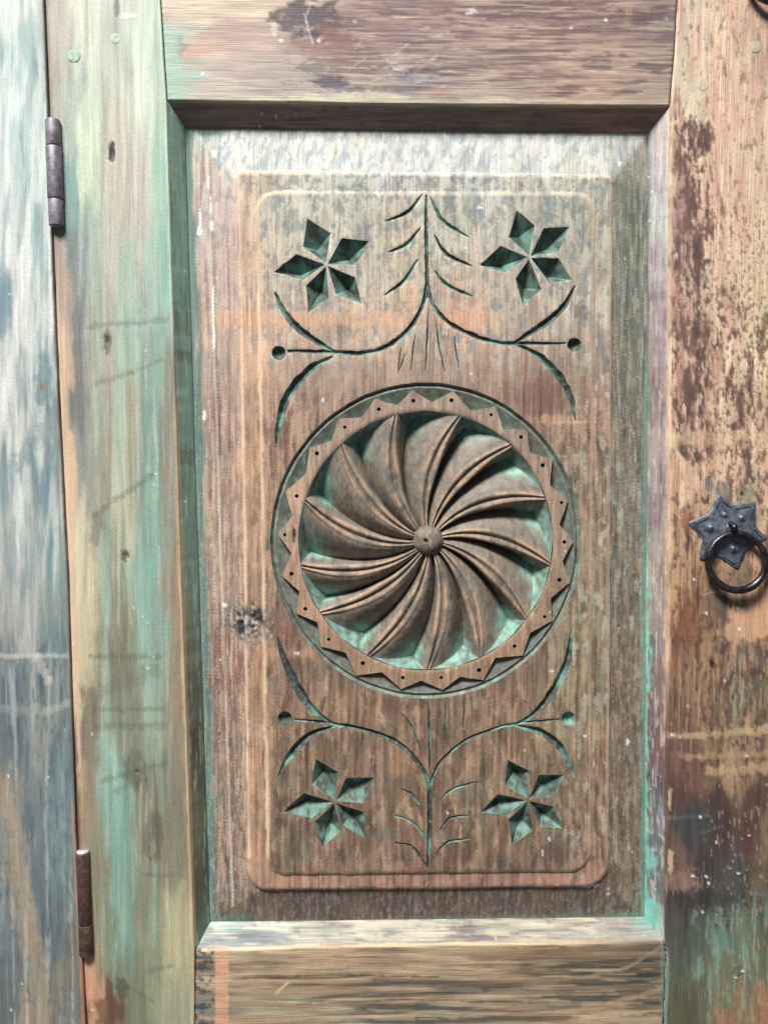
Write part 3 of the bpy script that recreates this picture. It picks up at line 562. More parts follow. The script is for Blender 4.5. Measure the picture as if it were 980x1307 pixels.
# ---- the cabinet's own upright, beyond the seam
def paint_post(px, py):
    p = Paint(px, py, 'v', 11)
    p.base([(20, -80, (200, 214, 206)), (12, 10, (210, 222, 212)), (45, 15, (196, 196, 178)), (38, 60, (150, 186, 182)), (12, 70, (184, 208, 202)), (15, 130, (196, 220, 216)), (42, 130, (150, 182, 178)), (30, 190, (170, 202, 202)), (55, 200, (186, 214, 208)), (12, 270, (186, 198, 202)), (45, 260, (188, 212, 208)), (15, 320, (208, 210, 206)), (48, 310, (150, 182, 182)), (5, 380, (124, 156, 166)), (30, 390, (206, 208, 200)), (55, 400, (188, 200, 194)),
            (20, 460, (200, 204, 196)), (58, 470, (130, 160, 158)), (57, 510, (92, 132, 140)), (22, 540, (196, 196, 188)), (60, 555, (150, 160, 152)), (15, 600, (128, 150, 154)), (45, 590, (110, 142, 150)), (66, 620, (98, 138, 148)), (30, 640, (150, 160, 158)), (68, 690, (112, 150, 152)), (20, 690, (176, 178, 170)), (45, 720, (140, 154, 152)), (20, 770, (156, 160, 154)), (65, 780, (128, 146, 140)), (30, 815, (164, 164, 154)), (72, 830, (112, 128, 126)),
            (20, 865, (106, 124, 130)), (55, 870, (88, 112, 120)), (18, 905, (84, 106, 116)), (70, 905, (130, 140, 134)), (45, 930, (136, 138, 130)), (20, 960, (96, 112, 118)), (75, 960, (108, 126, 126)), (40, 1000, (112, 122, 120)), (75, 1020, (106, 130, 134)), (10, 1020, (140, 130, 110)), (45, 1060, (98, 116, 120)), (80, 1070, (110, 138, 138)), (20, 1110, (146, 130, 106)), (55, 1130, (92, 110, 116)), (88, 1130, (110, 124, 120)), (10, 1180, (108, 118, 118)),
            (36, 1190, (146, 132, 108)), (66, 1200, (96, 108, 110)), (92, 1210, (112, 106, 96)), (10, 1260, (96, 106, 106)), (45, 1270, (150, 128, 98)), (80, 1270, (128, 118, 100)), (60, 1400, (120, 112, 98)), (-120, 300, (190, 200, 196)), (-120, 1000, (110, 122, 122))], 15, 48)
    p.streak((222, 226, 218), 14, 150, .10, .3, .6, 4, ss(850, 650, p.py)); p.streak((100, 134, 144), 12, 110, .28, .22, .5, 5); p.streak((196, 198, 188), 8, 160, .36, .22, .4, 6); p.streak((70, 96, 110), 4, 40, .36, .12, .55, 7, ss(780, 860, p.py))
    p.streak((86, 108, 122), 12, 14, .3, .12, .4, 9, ss(860, 1000, p.py))
    p.line([(0, 602), (30, 585), (66, 538)], 9, (112, 146, 152), .55, 1.2); p.line([(0, 838), (90, 838)], 3, (192, 188, 176), .6, .9); p.line([(55, 912), (90, 896)], 4, (176, 176, 164), .5, .9); p.line([(0, 905), (55, 906)], 5, (150, 152, 148), .5, .9)
    p.line([(6, 1000), (22, 1080), (42, 1200), (60, 1340)], 8, (160, 138, 108), .6, .8); p.line([(50, 840), (62, 870)], 5, (204, 194, 174), .6, .8)
    p.blot(56, 490, 12, 36, (96, 138, 144), .75, .4, 1); p.blot(54, 494, 4, 5, (176, 104, 84), .85, .5, 2, 4, 5); p.blot(4, 390, 12, 40, (110, 148, 162), .7, .4, 3); p.blot(42, 50, 14, 34, (146, 182, 180), .7, .4, 4)
    e = seam(p.py)-p.px
    p.lay(ss(7, 2.5, e+3*p.n(4, 30, 21))*ss(980, 1090, p.py)*.9, (186, 124, 84)); p.lay(ss(4, 1, e+2*p.n(4, 20, 22))*ss(1050, 950, p.py)*.7, (128, 116, 100))
    p.lay(ss(11, 7, e+3*p.n(4, 30, 24))*ss(3, 6, e)*ss(760, 700, p.py)*ss(420, 560, p.py)*.6, (150, 156, 134))
    p.specks(12, 0, 90, 0, 1300, r=1.2, seed=4)
    p.grain(.12, .1)
    return p.out(.97, .68)
v, f, c = upright('cabinet_post', lambda y: np.full_like(y, -330.), lambda y: seam(y)-1.2, -260, 1560, [-30, 1340], paint_post, None, None, 'r', 0., 11, rl=3., rr=2.6)
# rebate of the post behind the door's edge
rb = []
ry = np.linspace(-260, 1560, 60)
RX = np.stack([seam(ry)-2.0, seam(ry)+30, seam(ry)+30], 1); RY = np.repeat(ry[:, None], 3, 1); RD = np.repeat([[51.5, 51.5, 80.]], 60, 0)
v2 = place(RX, RY, RD.ravel()); f2 = grid_tris(60, 3)+len(v); c2 = np.repeat(lin((84, 62, 50))[None], len(v2), 0)
post = mesh_obj('cabinet_post', np.concatenate([v, v2]), np.concatenate([f, f2]), np.concatenate([c, c2]), M_P, None, True)
tag(post, 'pale blue and white streaked upright post left of the carved door', 'post')

# ------------------------------------------------------------------ the panel: field, grooves and stars cut in one sheet
RC = np.array([543.0, 690.0]); RSX, RSY = .985, 1.005      # the rosette's centre; it is a touch taller than wide
def polar(r, th, c=RC): return np.stack([c[0]+np.asarray(r)*np.cos(th)*RSX, c[1]-np.asarray(r)*np.sin(th)*RSY], -1)

def rrect(tl, tr, br, bl, radii, n=9):
    P = [np.array(q, float) for q in (tl, tr, br, bl)]; out = []
    for i in range(4):
        a, b, c = P[i-1], P[i], P[(i+1) % 4]; r = radii[i]
        d0 = (a-b)/np.linalg.norm(a-b); d1 = (c-b)/np.linalg.norm(c-b)
        s, e, o = b+d0*r, b+d1*r, b+d0*r+d1*r
        for t in np.linspace(0, math.pi/2, n): out.append(o-d1*r*math.cos(t)-d0*r*math.sin(t))
    return np.array(out)
def dense(loop, step=6.0):
    out = []
    for a, b in zip(loop, np.roll(loop, -1, 0)):
        n = max(1, int(np.linalg.norm(b-a)/step))
        out += [a+(b-a)*k/n for k in range(n)]
    return np.array(out)
def wobble(loop, amp, seed): return loop+amp*np.stack([fbm(loop[:, 0]/25, loop[:, 1]/25, seed, 3), fbm(loop[:, 0]/25, loop[:, 1]/25, seed+1, 3)], 1)
def offset(loop, d):
    t = np.roll(loop, -1, 0)-np.roll(loop, 1, 0); t /= np.linalg.norm(t, axis=1)[:, None]
    return loop+d*np.stack([t[:, 1], -t[:, 0]], 1)
E_LOOP = np.array([rebase(p, 0, FD)[0] for p in (P_TL, P_TR, P_BR, P_BL)])
E_LOOP = dense(E_LOOP+np.array([(-3, -3), (3, -3), (3, 3), (-3, 3)]), 12)       # the panel's edge slips into the frame
F_LOOP = wobble(dense(rrect((328.5, 245.5), (757, 247.5), (752, 1111.5), (342.5, 1115.5), (24, 22, 26, 22))), .9, 5)
G_LOOP = wobble(dense(rrect((304.5, 218.5), (781, 224), (775.5, 1132.5), (318.5, 1137), (5, 9, 30, 24))), .9, 7)
def orient(l):
    a = np.sum(l[:, 0]*np.roll(l[:, 1], -1)-np.roll(l[:, 0], -1)*l[:, 1]); return l if a > 0 else l[::-1]
E_LOOP, F_LOOP, G_LOOP = orient(E_LOOP), orient(F_LOOP), orient(G_LOOP)
F2, G2 = offset(F_LOOP, 2.4), offset(G_LOOP, 2.4)
BD, GD = FD+2.5, FD+5.4           # band, head of the sloping margin

def inside(P, loop):
    r = np.zeros(len(P), bool); x, y = P[:, 0], P[:, 1]
    for (x0, y0), (x1, y1) in zip(loop, np.roll(loop, -1, 0)):
        if y0 == y1: continue
        c = ((y0 > y) != (y1 > y)) & (x < (x1-x0)*(y-y0)/(y1-y0)+x0); r ^= c
    return r
def dist(P, loop, closed=True):
    d = np.full(len(P), 1e9); q = np.roll(loop, -1, 0) if closed else loop[1:]
    for a, b in zip(loop if closed else loop[:-1], q):
        v = b-a; t = np.clip(((P-a)@v)/(v@v+1e-12), 0, 1); d = np.minimum(d, np.hypot(*(P-a-t[:, None]*v).T))
    return d

# grooves: (name, points, width at start, widest, width at end)
GROOVES = []
def G(name, pts, w0, wm, w1, dep=None): GROOVES.append((name, np.array(pts, float), w0, wm, w1, dep))
# upper sprig
G('stem_groove', [(543.6, 248.5), (544, 309.5), (544.8, 352), (546, 380)], 2.5, 5.2, 4.5)
G('stem_groove', [(544.8, 362), (540.5, 386), (527, 413), (507, 433), (484, 446), (457, 450.8), (425, 449), (366.5, 447.8)], 4.5, 6.2, 3.6)
G('stem_groove', [(546, 362), (552, 387), (571.6, 410.5), (603.5, 428), (635, 437), (655, 438), (722, 438.3)], 4.2, 5.8, 2.4)
G('leaf_groove', [(350.6, 372), (364, 399), (386, 423.5), (425, 448)], 1.6, 9.0, 3.0)
G('leaf_groove', [(425, 454.5), (394.5, 471.5), (366.5, 507), (355, 545), (352.6, 569)], 3.0, 11.5, 1.4)
G('leaf_groove', [(733.3, 364.5), (718.6, 391.6), (691.6, 415), (655, 437.7)], 1.6, 9.0, 3.0)
G('leaf_groove', [(659.8, 440), (689, 455), (715, 482), (728.6, 509), (734.5, 537)], 3.0, 9.5, 1.4)
for q in ([(492, 282), (519.8, 270.5), (538.6, 248)], [(495, 321.8), (518.5, 312), (536.7, 290.6)], [(490.3, 377), (514.2, 359.5), (533.7, 330.4)], [(549, 251), (564.5, 280.5), (598.3, 303)], [(553.6, 299.6), (570.5, 324.2), (602.3, 339.7)], [(554.6, 345.3), (571, 363.6), (604, 378.7)]):
    G('leaf_groove', q, 1.2, 5.2, 1.2)
for q, w in (([(546.6, 395), (545, 430), (543, 474.5)], 2.6), ([(556, 407), (560, 440), (567.5, 474.5)], 2.4), ([(579.4, 428.8), (582, 450), (586.4, 470.6)], 2.0), ([(529.7, 426.8), (526.5, 450), (524.7, 474.5)], 2.3), ([(511.8, 444.7), (507.8, 476.5)], 1.9), ([(516.8, 451.7), (509.5, 473)], 1.9)):
    G('cut_line', q, .8, w, .8)
# lower sprig
G('stem_groove', [(548, 1000), (548.4, 1036), (547.6, 1070), (545.7, 1107)], 5.0, 6.8, 3.0)
G('stem_groove', [(548, 1010), (541, 984.6), (520.4, 958.5), (498.4, 943), (473.7, 934), (428.8, 924.7), (375, 918.2)], 5.0, 6.6, 3.0)
G('stem_groove', [(548.6, 1006), (552, 992), (562.4, 971.8), (593.9, 945), (625.3, 932.5), (652, 924.7), (714, 918)], 4.4, 4.4, 2.8)
G('leaf_groove', [(353.6, 812.4), (366, 848.4), (384, 884.5), (404, 910), (426.5, 924.7)], 1.6, 11.5, 3.0)
G('leaf_groove', [(426.5, 927), (392.9, 940.4), (368.5, 967), (354.7, 993)], 3.0, 10.5, 1.4)
G('leaf_groove', [(728.6, 802.3), (724, 841.6), (706.5, 880), (683.7, 909), (657, 926)], 1.6, 10.5, 3.0)
G('leaf_groove', [(656.7, 925.8), (688, 933.7), (712.9, 951.6), (727.5, 978), (732, 992)], 3.0, 10.0, 1.8)
for q in ([(510.3, 1006.3), (525.9, 1014), (536, 1027.8)], [(503.9, 1040.6), (524, 1048), (538.6, 1064), (543, 1074)], [(503.9, 1075.5), (526.5, 1081.5), (545.2, 1105.8)], [(559.9, 1024), (575.5, 1008.5), (597.5, 1001), (614, 997.5)], [(559.9, 1060.8), (574, 1044.6), (599.3, 1040.6)], [(555.3, 1092), (572, 1075), (601, 1070.6)]):
    G('leaf_groove', q, 1.2, 4.0, 1.2)
for q, w in (([(547, 897), (547.8, 940), (548.3, 985)], 4.0), ([(567.8, 894), (567.8, 948)], 2.2), ([(593.8, 890), (590, 930.5)], 1.9), ([(511, 908.5), (524, 926), (537.8, 959)], 2.8), ([(485.5, 907.5), (503.9, 930.5)], 1.6)):
    G('cut_line', q, .8, w, .8)
DOTS = [(356, 450.5, 9.2), (732.8, 440, 9.0), (363.7, 916.8, 9.2), (725, 916.8, 9.0)]

def spline(P, step=3.0):
    P = np.asarray(P, float); Q = np.concatenate([[2*P[0]-P[1]], P, [2*P[-1]-P[-2]]]); out = []
    for i in range(1, len(Q)-2):
        n = max(2, int(np.linalg.norm(Q[i+1]-Q[i])/step)); t = np.linspace(0, 1, n, endpoint=False)[:, None]
        a, b, c, d = Q[i-1:i+3]
        out.append(.5*((2*b)+(-a+c)*t+(2*a-5*b+4*c-d)*t**2+(-a+3*b-3*c+d)*t**3))
    return np.concatenate(out+[P[-1:]])

STARS = [((340, 260), (538, 545), [((330, 385), (365, 135), (575, 265), (455, 385)), ((670, 310), (920, 335), (800, 548), (735, 470)), ((795, 660), (850, 895), (620, 805), (730, 745)), ((560, 850), (375, 975), (358, 730), (480, 765)), ((330, 680), (65, 612), (270, 452), (300, 610))]),
         ((605, 255), (490, 512), [((310, 335), (378, 95), (540, 232), (415, 305)), ((620, 255), (850, 240), (750, 465), (675, 410)), ((755, 525), (870, 715), (670, 745), (685, 665)), ((600, 800), (435, 950), (370, 705), (470, 765)), ((280, 650), (50, 585), (235, 410), (250, 570))]),
         ((350, 955), (540, 478), [((335, 325), (370, 95), (575, 215), (455, 235)), ((640, 265), (900, 262), (790, 490), (700, 360)), ((805, 570), (825, 810), (610, 690), (690, 620)), ((600, 735), (430, 885), (362, 660), (485, 705)), ((335, 625), (80, 575), (265, 400), (310, 480))]),
         ((605, 955), (480, 462), [((275, 325), (300, 105), (495, 205), (385, 235)), ((575, 240), (805, 235), (700, 435), (625, 335)), ((710, 520), (790, 718), (590, 695), (625, 615)), ((525, 735), (340, 870), (305, 640), (420, 665)), ((290, 600), (50, 580), (210, 410), (235, 495))])]
SD = 17.5      # how deep a star petal is cut

pts, edges, faces, owner = [], [], [], []      # CDT input
def add_loop(L, own=None):
    b = len(pts); n = len(L); pts.extend(L.tolist()); ids = list(range(b, b+n))
    edges.extend([(ids[i], ids[(i+1) % n]) for i in range(n)])
    if own is not None: faces.append(ids); owner.append(own)
    return ids
add_loop(E_LOOP, ('edge', 0)); add_loop(F_LOOP); add_loop(F2); add_loop(G_LOOP); add_loop(G2)
TH = np.linspace(0, 2*math.pi, 220, endpoint=False)
R_OUT = 201.0
circ = wobble(polar(R_OUT, TH), .5, 31)
CIRC = orient(circ)
add_loop(CIRC, ('rosette', 0))
gdata = []
for gi, (nm, P, w0, wm, w1, dep) in enumerate(GROOVES):
    C = spline(P); n = len(C); s = np.linspace(0, 1, n)
    C = C+.55*np.stack([fbm(C[:, 0]/11, C[:, 1]/11, 500+gi, 2), fbm(C[:, 0]/11, C[:, 1]/11, 600+gi, 2)], 1)
    w = np.where(s < .5, w0+(wm-w0)*np.sin(s*math.pi)**.8, w1+(wm-w1)*np.sin(s*math.pi)**.8)
    w = w*(1+.2*fbm(s*n/4, s*0+gi, 77+gi, 2))
    T = np.gradient(C, axis=0); T /= np.linalg.norm(T, axis=1)[:, None]; N = np.stack([-T[:, 1], T[:, 0]], 1)
    L = np.concatenate([C+N*w[:, None]/2, (C-N*w[:, None]/2)[::-1]])
    L = orient(L)
    add_loop(L, ('g', gi))
    b = len(pts); pts.extend(C[1:-1].tolist()); edges.extend([(b+i, b+i+1) for i in range(n-3)])
    gdata.append((C, w, nm))
for di, (x, y, r) in enumerate(DOTS):
    t = np.linspace(0, 2*math.pi, 22, endpoint=False)
    L = orient(np.stack([x+r*np.cos(t), y+r*.98*np.sin(t)], 1)); add_loop(wobble(L, .35, 90+di), ('dot', di))
    for rr in (.75, .45):
        b = len(pts); q = np.stack([x+r*rr*np.cos(t), y+r*rr*np.sin(t)], 1); pts.extend(q.tolist())
    pts.append([x, y])
kites = []
for si, (o, c, pet) in enumerate(STARS):
    c = np.array(c, float)
    for pi, q in enumerate(pet):
        s1, tip, s2, dp = [np.array(z, float) for z in q]
        mid = (s1+s2+tip)/3; c0 = c+(mid-c)/np.linalg.norm(mid-c)*16
        f = lambda z: np.array(o)+z/7.0
        K = np.array([f(c0), f(s1), f(tip), f(s2)]); Dp = f(dp)
        K = orient(K)
        ids = add_loop(K, ('star', len(kites)))
        b = len(pts); pts.append(Dp.tolist()); edges.extend([(b, i) for i in ids])
        kites.append((K, Dp, si))
# filling points
gx, gy = np.meshgrid(np.arange(228, 840, 2.3), np.arange(155, 1190, 2.3))
gx = gx+np.where(np.arange(gx.shape[0])[:, None] % 2 == 0, .6, -.55); rng = np.random.default_rng(2)
fill = np.stack([gx.ravel(), gy.ravel()], 1)+rng.uniform(-.35, .35, (gx.size, 2))
fill = fill[inside(fill, E_LOOP)]
fill = fill[np.hypot((fill[:, 0]-RC[0])/RSX, (fill[:, 1]-RC[1])/RSY) > R_OUT+1.2]
for LL in (F_LOOP, G_LOOP): fill = fill[np.abs(dist(fill, LL)-1.2) > 1.9]
pts.extend(fill.tolist())
vo, eo, fo, _, _, of = delaunay_2d_cdt([Vector(p) for p in pts], edges, faces, 0, 1e-4)
VV = np.array([(v.x, v.y) for v in vo]); FF = np.array([list(f) for f in fo], np.int32)
# depth of every point
din_f, din_g = inside(VV, F_LOOP), inside(VV, G_LOOP)
df, dg, de = dist(VV, F_LOOP), dist(VV, G_LOOP), dist(VV, E_LOOP)
dep = np.full(len(VV), FD)
outf = ~din_f & (df > .02)
dep[outf] = FD+(BD-FD)*np.clip(df[outf]/2.4, 0, 1)
outg = ~din_g & (dg > .02)
t = dg[outg]/(dg[outg]+de[outg]+1e-6)
dep[outg] = np.minimum(BD+(GD-BD)*np.clip(dg[outg]/2.4, 0, 1), GD)+(PD+1-GD)*t
dep += .35*fbm(VV[:, 0]/50, VV[:, 1]/170, 401, 3)
# the knot: broken, sunken wood on the left of the panel
kq = np.hypot((VV[:, 0]-318)/24, (VV[:, 1]-797)/24)
dep += np.where(kq < 1.6, ss(1.2, .3, kq)*(2.2+3.5*fbm(VV[:, 0]/6, VV[:, 1]/5, 402, 3)), 0)
cut = np.zeros(len(VV))
for C, w, nm in gdata:
    lo, hi = C.min(0)-8, C.max(0)+8
    sel = np.where((VV[:, 0] > lo[0]) & (VV[:, 0] < hi[0]) & (VV[:, 1] > lo[1]) & (VV[:, 1] < hi[1]))[0]
    P = VV[sel]; best = np.full(len(sel), 1e9); hw = np.ones(len(sel))
    for i in range(len(C)-1):
        v = C[i+1]-C[i]; tt = np.clip(((P-C[i])@v)/(v@v), 0, 1); d = np.hypot(*(P-C[i]-tt[:, None]*v).T)
        m = d < best; best[m] = d[m]; hw[m] = (w[i]+(w[i+1]-w[i])*tt[m])/2
    depth = np.minimum(hw*1.05+.5, 6.5)
    cut[sel] = np.maximum(cut[sel], depth*np.clip(1-best/hw, 0, 1)**.85)
for x, y, r in DOTS:
    q = np.hypot(VV[:, 0]-x, (VV[:, 1]-y))/r; cut = np.maximum(cut, np.where(q < .99, 7.5*np.sqrt(np.clip(1-q**2, 0, 1))*ss(1.0, .8, q), 0))
for K, Dp, si in kites:
    for i in range(4):
        a, b = K[i], K[(i+1) % 4]; M = np.array([[a[0]-Dp[0], b[0]-Dp[0]], [a[1]-Dp[1], b[1]-Dp[1]]]); Mi = np.linalg.inv(M)
        l = (VV-Dp)@Mi.T; k = (l[:, 0] >= -1e-6) & (l[:, 1] >= -1e-6) & (l.sum(1) <= 1+1e-6)
        cut[k] = np.maximum(cut[k], SD*(1-l[k].sum(1)))
dep = dep+cut

def paint_panel(px, py):
    p = Paint(px, py, 'v', 21)
    p.base([(300, 190, (208, 212, 204)), (400, 195, (204, 206, 198)), (500, 195, (206, 208, 204)), (600, 195, (200, 206, 206)), (700, 195, (206, 206, 200)), (780, 195, (208, 206, 190)), (250, 190, (180, 186, 180)), (290, 260, (190, 170, 168)), (262, 300, (168, 156, 156)), (290, 340, (186, 160, 152)), (800, 240, (136, 138, 124)), (800, 320, (132, 136, 118)), (800, 400, (124, 126, 112)), (815, 450, (104, 118, 110)), (790, 480, (130, 110, 96)), (800, 560, (128, 112, 100)), (812, 620, (116, 118, 106)),
            (315, 240, (196, 190, 168)), (450, 232, (190, 192, 178)), (600, 232, (188, 190, 178)), (720, 234, (192, 192, 172)), (768, 300, (178, 170, 150)), (768, 400, (176, 154, 136)), (768, 520, (182, 144, 124)), (316, 330, (200, 172, 146)), (318, 450, (206, 164, 132)), (322, 600, (196, 150, 120)), (326, 720, (186, 144, 116)),
            (360, 280, (186, 184, 164)), (440, 290, (188, 184, 166)), (500, 300, (196, 184, 160)), (520, 350, (204, 184, 158)), (580, 280, (182, 180, 162)), (640, 290, (180, 176, 160)), (700, 290, (178, 176, 162)), (740, 320, (176, 172, 154)), (380, 350, (190, 176, 156)), (470, 340, (186, 174, 156)), (640, 350, (190, 172, 152)), (740, 370, (168, 158, 142)), (460, 405, (206, 168, 136)), (380, 405, (202, 166, 138)), (520, 405, (206, 166, 134)), (600, 410, (204, 162, 132)), (700, 420, (176, 152, 132)),
            (440, 430, (176, 152, 134)), (400, 480, (176, 146, 126)), (460, 480, (172, 142, 122)), (540, 450, (160, 134, 116)), (600, 470, (170, 140, 122)), (680, 500, (150, 112, 98)), (700, 470, (156, 126, 110)), (740, 480, (170, 146, 124)), (740, 560, (176, 142, 118)), (350, 560, (186, 146, 122)), (340, 640, (180, 142, 116)), (745, 640, (168, 142, 114)), (742, 720, (158, 138, 106)), (735, 800, (150, 132, 102)), (345, 740, (170, 136, 112)),
            (265, 400, (176, 146, 130)), (285, 450, (170, 146, 134)), (290, 520, (166, 138, 124)), (285, 600, (160, 132, 112)), (300, 660, (158, 126, 102)), (285, 720, (164, 136, 112)), (265, 760, (150, 128, 110)), (300, 760, (158, 130, 112)), (350, 790, (132, 98, 86)), (380, 830, (132, 98, 82)), (290, 850, (140, 92, 72)), (310, 830, (166, 122, 92)), (330, 850, (164, 126, 98)), (275, 900, (126, 104, 96)), (330, 900, (168, 130, 100)),
            (400, 870, (150, 118, 92)), (450, 890, (142, 112, 88)), (520, 900, (140, 108, 86)), (600, 890, (144, 114, 88)), (680, 860, (146, 112, 90)), (640, 900, (132, 100, 80)), (700, 940, (148, 120, 90)), (740, 900, (146, 122, 92)), (770, 860, (150, 126, 98)), (772, 780, (150, 128, 108)), (800, 720, (124, 118, 100)), (800, 800, (118, 112, 90)), (795, 880, (120, 98, 82)), (800, 960, (124, 104, 82)), (770, 960, (158, 114, 88)),
            (380, 960, (134, 106, 82)), (440, 960, (132, 102, 80)), (500, 980, (148, 112, 86)), (480, 1000, (124, 100, 80)), (600, 960, (136, 106, 82)), (600, 1010, (124, 104, 86)), (700, 1000, (134, 108, 80)), (360, 1040, (130, 108, 84)), (370, 1080, (112, 98, 78)), (440, 1070, (126, 98, 76)), (520, 1060, (134, 100, 78)), (520, 1100, (140, 100, 78)), (580, 1085, (120, 88, 70)), (640, 1080, (128, 98, 74)), (700, 1060, (124, 104, 80)), (720, 1090, (112, 92, 76)),
            (285, 960, (146, 112, 92)), (270, 1000, (106, 112, 106)), (300, 1000, (148, 116, 94)), (330, 980, (170, 130, 98)), (330, 1080, (166, 128, 100)), (300, 1060, (140, 112, 98)), (290, 1140, (122, 108, 102)), (400, 1125, (160, 122, 100)), (500, 1125, (146, 116, 98)), (600, 1122, (136, 106, 92)), (700, 1122, (142, 106, 90)), (400, 1155, (118, 100, 98)), (520, 1155, (112, 98, 94)), (640, 1155, (106, 96, 90)), (760, 1150, (114, 100, 82)), (800, 1060, (122, 106, 86)), (800, 1130, (112, 100, 80)), (765, 1060, (158, 124, 96)), (760, 1110, (142, 104, 90))], 34, 55)
    fld = inside(np.stack([p.px, p.py], 1), G_LOOP).astype(float); mar = 1-fld
    hi, lo = ss(520, 420, p.py), ss(420, 560, p.py)
    # dark weathered grain
    p.streak((118, 112, 106), 5.5, 44, .34, .14, .6, 4, hi*fld); p.streak((132, 140, 146), 10, 24, .36, .1, .6, 5, hi*fld); p.streak((222, 206, 178), 6, 70, .28, .16, .5, 6, hi)
    p.streak((104, 78, 64), 5, 60, .24, .18, .5, 7, lo); p.streak((186, 148, 116), 5, 80, .28, .16, .5, 8, lo); p.streak((112, 108, 92), 18, 40, .26, .16, .4, 9, lo)
    p.streak((86, 62, 50), 5, 90, .36, .2, .5, 10, lo, 2)
    # smears along the top margin, slanting
    m = fbm((p.px+.35*p.py)/15, p.py/60, 61, 5)
    tm = mar*ss(224, 212, p.py)*ss(250, 280, p.px)
    p.lay(ss(.06, .34, m)*tm*.75, (136, 152, 168)); p.lay(ss(.1, .3, fbm((p.px+.35*p.py)/12, p.py/60, 62, 4))*tm*.6, (224, 224, 214))
    p.lay(ss(.3, .45, p.n(6, 12, 63, 3))*tm*.4, (128, 120, 122))
    bt = fld*ss(250, 244, p.py)
    p.lay(ss(.18, .3, p.n(12, 9, 64, 4))*bt*.75, (118, 130, 134))
    for x, y, rx, ry, cc in ((432, 264, 9, 9, (118, 122, 122)), (404, 262, 6, 8, (128, 128, 124)), (352, 258, 12, 12, (136, 140, 140)), (575, 258, 11, 14, (122, 130, 136)), (605, 262, 13, 18, (112, 128, 138)), (648, 256, 10, 10, (120, 130, 140)), (700, 268, 12, 22, (116, 134, 138)), (735, 262, 12, 12, (124, 132, 130)), (465, 300, 9, 26, (140, 140, 138)), (742, 300, 9, 20, (136, 140, 140)), (372, 275, 7, 10, (150, 152, 148)), (495, 300, 5, 40, (150, 142, 130)), (740, 397, 11, 12, (112, 100, 90)), (386, 345, 6, 22, (150, 140, 126))):
        p.blot(x, y, rx, ry, cc, .7, .7, int(x), 6, 9)
    # smudges, scuffs and blue-grey remains
    sm = fbm(p.px/26, p.py/44, 221, 5); s2 = fbm(p.px/15, p.py/34, 222, 5); s3 = fbm(p.px/11, p.py/20, 223, 5)
    p.lay(ss(.06, .34, sm)*.5*lo, (98, 82, 66)); p.lay(ss(.12, .4, sm)*.3*hi, (136, 130, 118))
    p.lay(ss(.22, .32, s2)*.55*np.maximum(hi*.8, ss(690, 760, p.px)), (196, 192, 172)); p.lay(ss(.22, .32, -s2)*.45*lo, (182, 150, 118)); p.lay(ss(.26, .34, s3)*.65*np.maximum(hi, .3*ss(640, 760, p.px)), (122, 132, 136)); p.lay(ss(.28, .36, -s3)*.45*lo, (108, 106, 94)); p.lay(ss(.3, .38, fbm(p.px/9, p.py/40, 224, 5))*.6*lo, (76, 60, 50))
    # bare straps rubbed through across the grain
    p.lay(ss(11, 6, np.abs(p.py-407-.02*(p.px-400)+4*fbm(p.px/40, p.py/30, 65, 3)))*ss(250, 275, p.px)*ss(560, 500, p.px)*.62, (216, 168, 130))
    p.blot(596, 408, 36, 16, (212, 160, 124), .65, .6, 66); p.blot(300, 408, 40, 12, (214, 164, 126), .7, .8, 67); p.blot(312, 590, 14, 30, (212, 166, 128), .5, .6, 68); p.blot(690, 508, 26, 30, (128, 88, 80), .65, .6, 69); p.blot(716, 536, 40, 7, (204, 158, 124), .55, .8, 70); p.blot(498, 456, 36, 5, (206, 166, 132), .4, .9, 71)
    p.blot(262, 438, 8, 9, (216, 162, 124), .85, .7, 72, 4, 6); p.line([(330, 832), (400, 836)], 5, (186, 132, 100), .55, .9)
    p.blot(366, 795, 26, 22, (128, 84, 72), .55, .7, 73); p.blot(288, 845, 20, 34, (128, 70, 54), .6, .7, 74); p.blot(372, 850, 24, 12, (112, 84, 72), .5, .7, 75)
    p.blot(496, 905, 10, 14, (106, 78, 66), .6, .6, 76); p.blot(586, 1090, 20, 14, (98, 64, 52), .5, .7, 77); p.blot(486, 1065, 14, 12, (100, 106, 94), .55, .6, 78); p.blot(378, 1085, 30, 16, (96, 92, 78), .5, .6, 79); p.blot(713, 1085, 18, 18, (82, 68, 64), .6, .7, 80); p.blot(366, 1000, 14, 16, (96, 100, 84), .5, .6, 81); p.blot(360, 1050, 10, 8, (78, 70, 58), .6, .7, 82, 5, 6); p.blot(600, 1005, 26, 16, (108, 102, 92), .5, .7, 83); p.blot(490, 990, 20, 26, (96, 92, 82), .4, .7, 84); p.blot(512, 978, 18, 14, (170, 122, 90), .5, .7, 85)
    p.streak((158, 152, 118), 6, 60, .12, .2, .5, 12, p.band(690, 780, 700, 960, 15)); p.streak((100, 106, 100), 5, 80, .14, .2, .55, 13, mar*ss(770, 785, p.px)*ss(900, 760, p.py)); p.streak((196, 196, 178), 2.6, 30, .4, .1, .5, 14, mar*ss(770, 785, p.px)*ss(520, 400, p.py))
    p.blot(795, 320, 24, 40, (178, 184, 158), .5, .6, 86); p.blot(800, 345, 10, 60, (104, 120, 116), .5, .6, 87)
    # edges of the mouldings: rubbed
    q = np.stack([p.px, p.py], 1); d1, d2, d3 = df[pu], dg[pu], de[pu]
    lf = np.maximum(ss(420, 380, p.px), .6*ss(730, 745, p.px))*ss(1105, 1090, p.py)
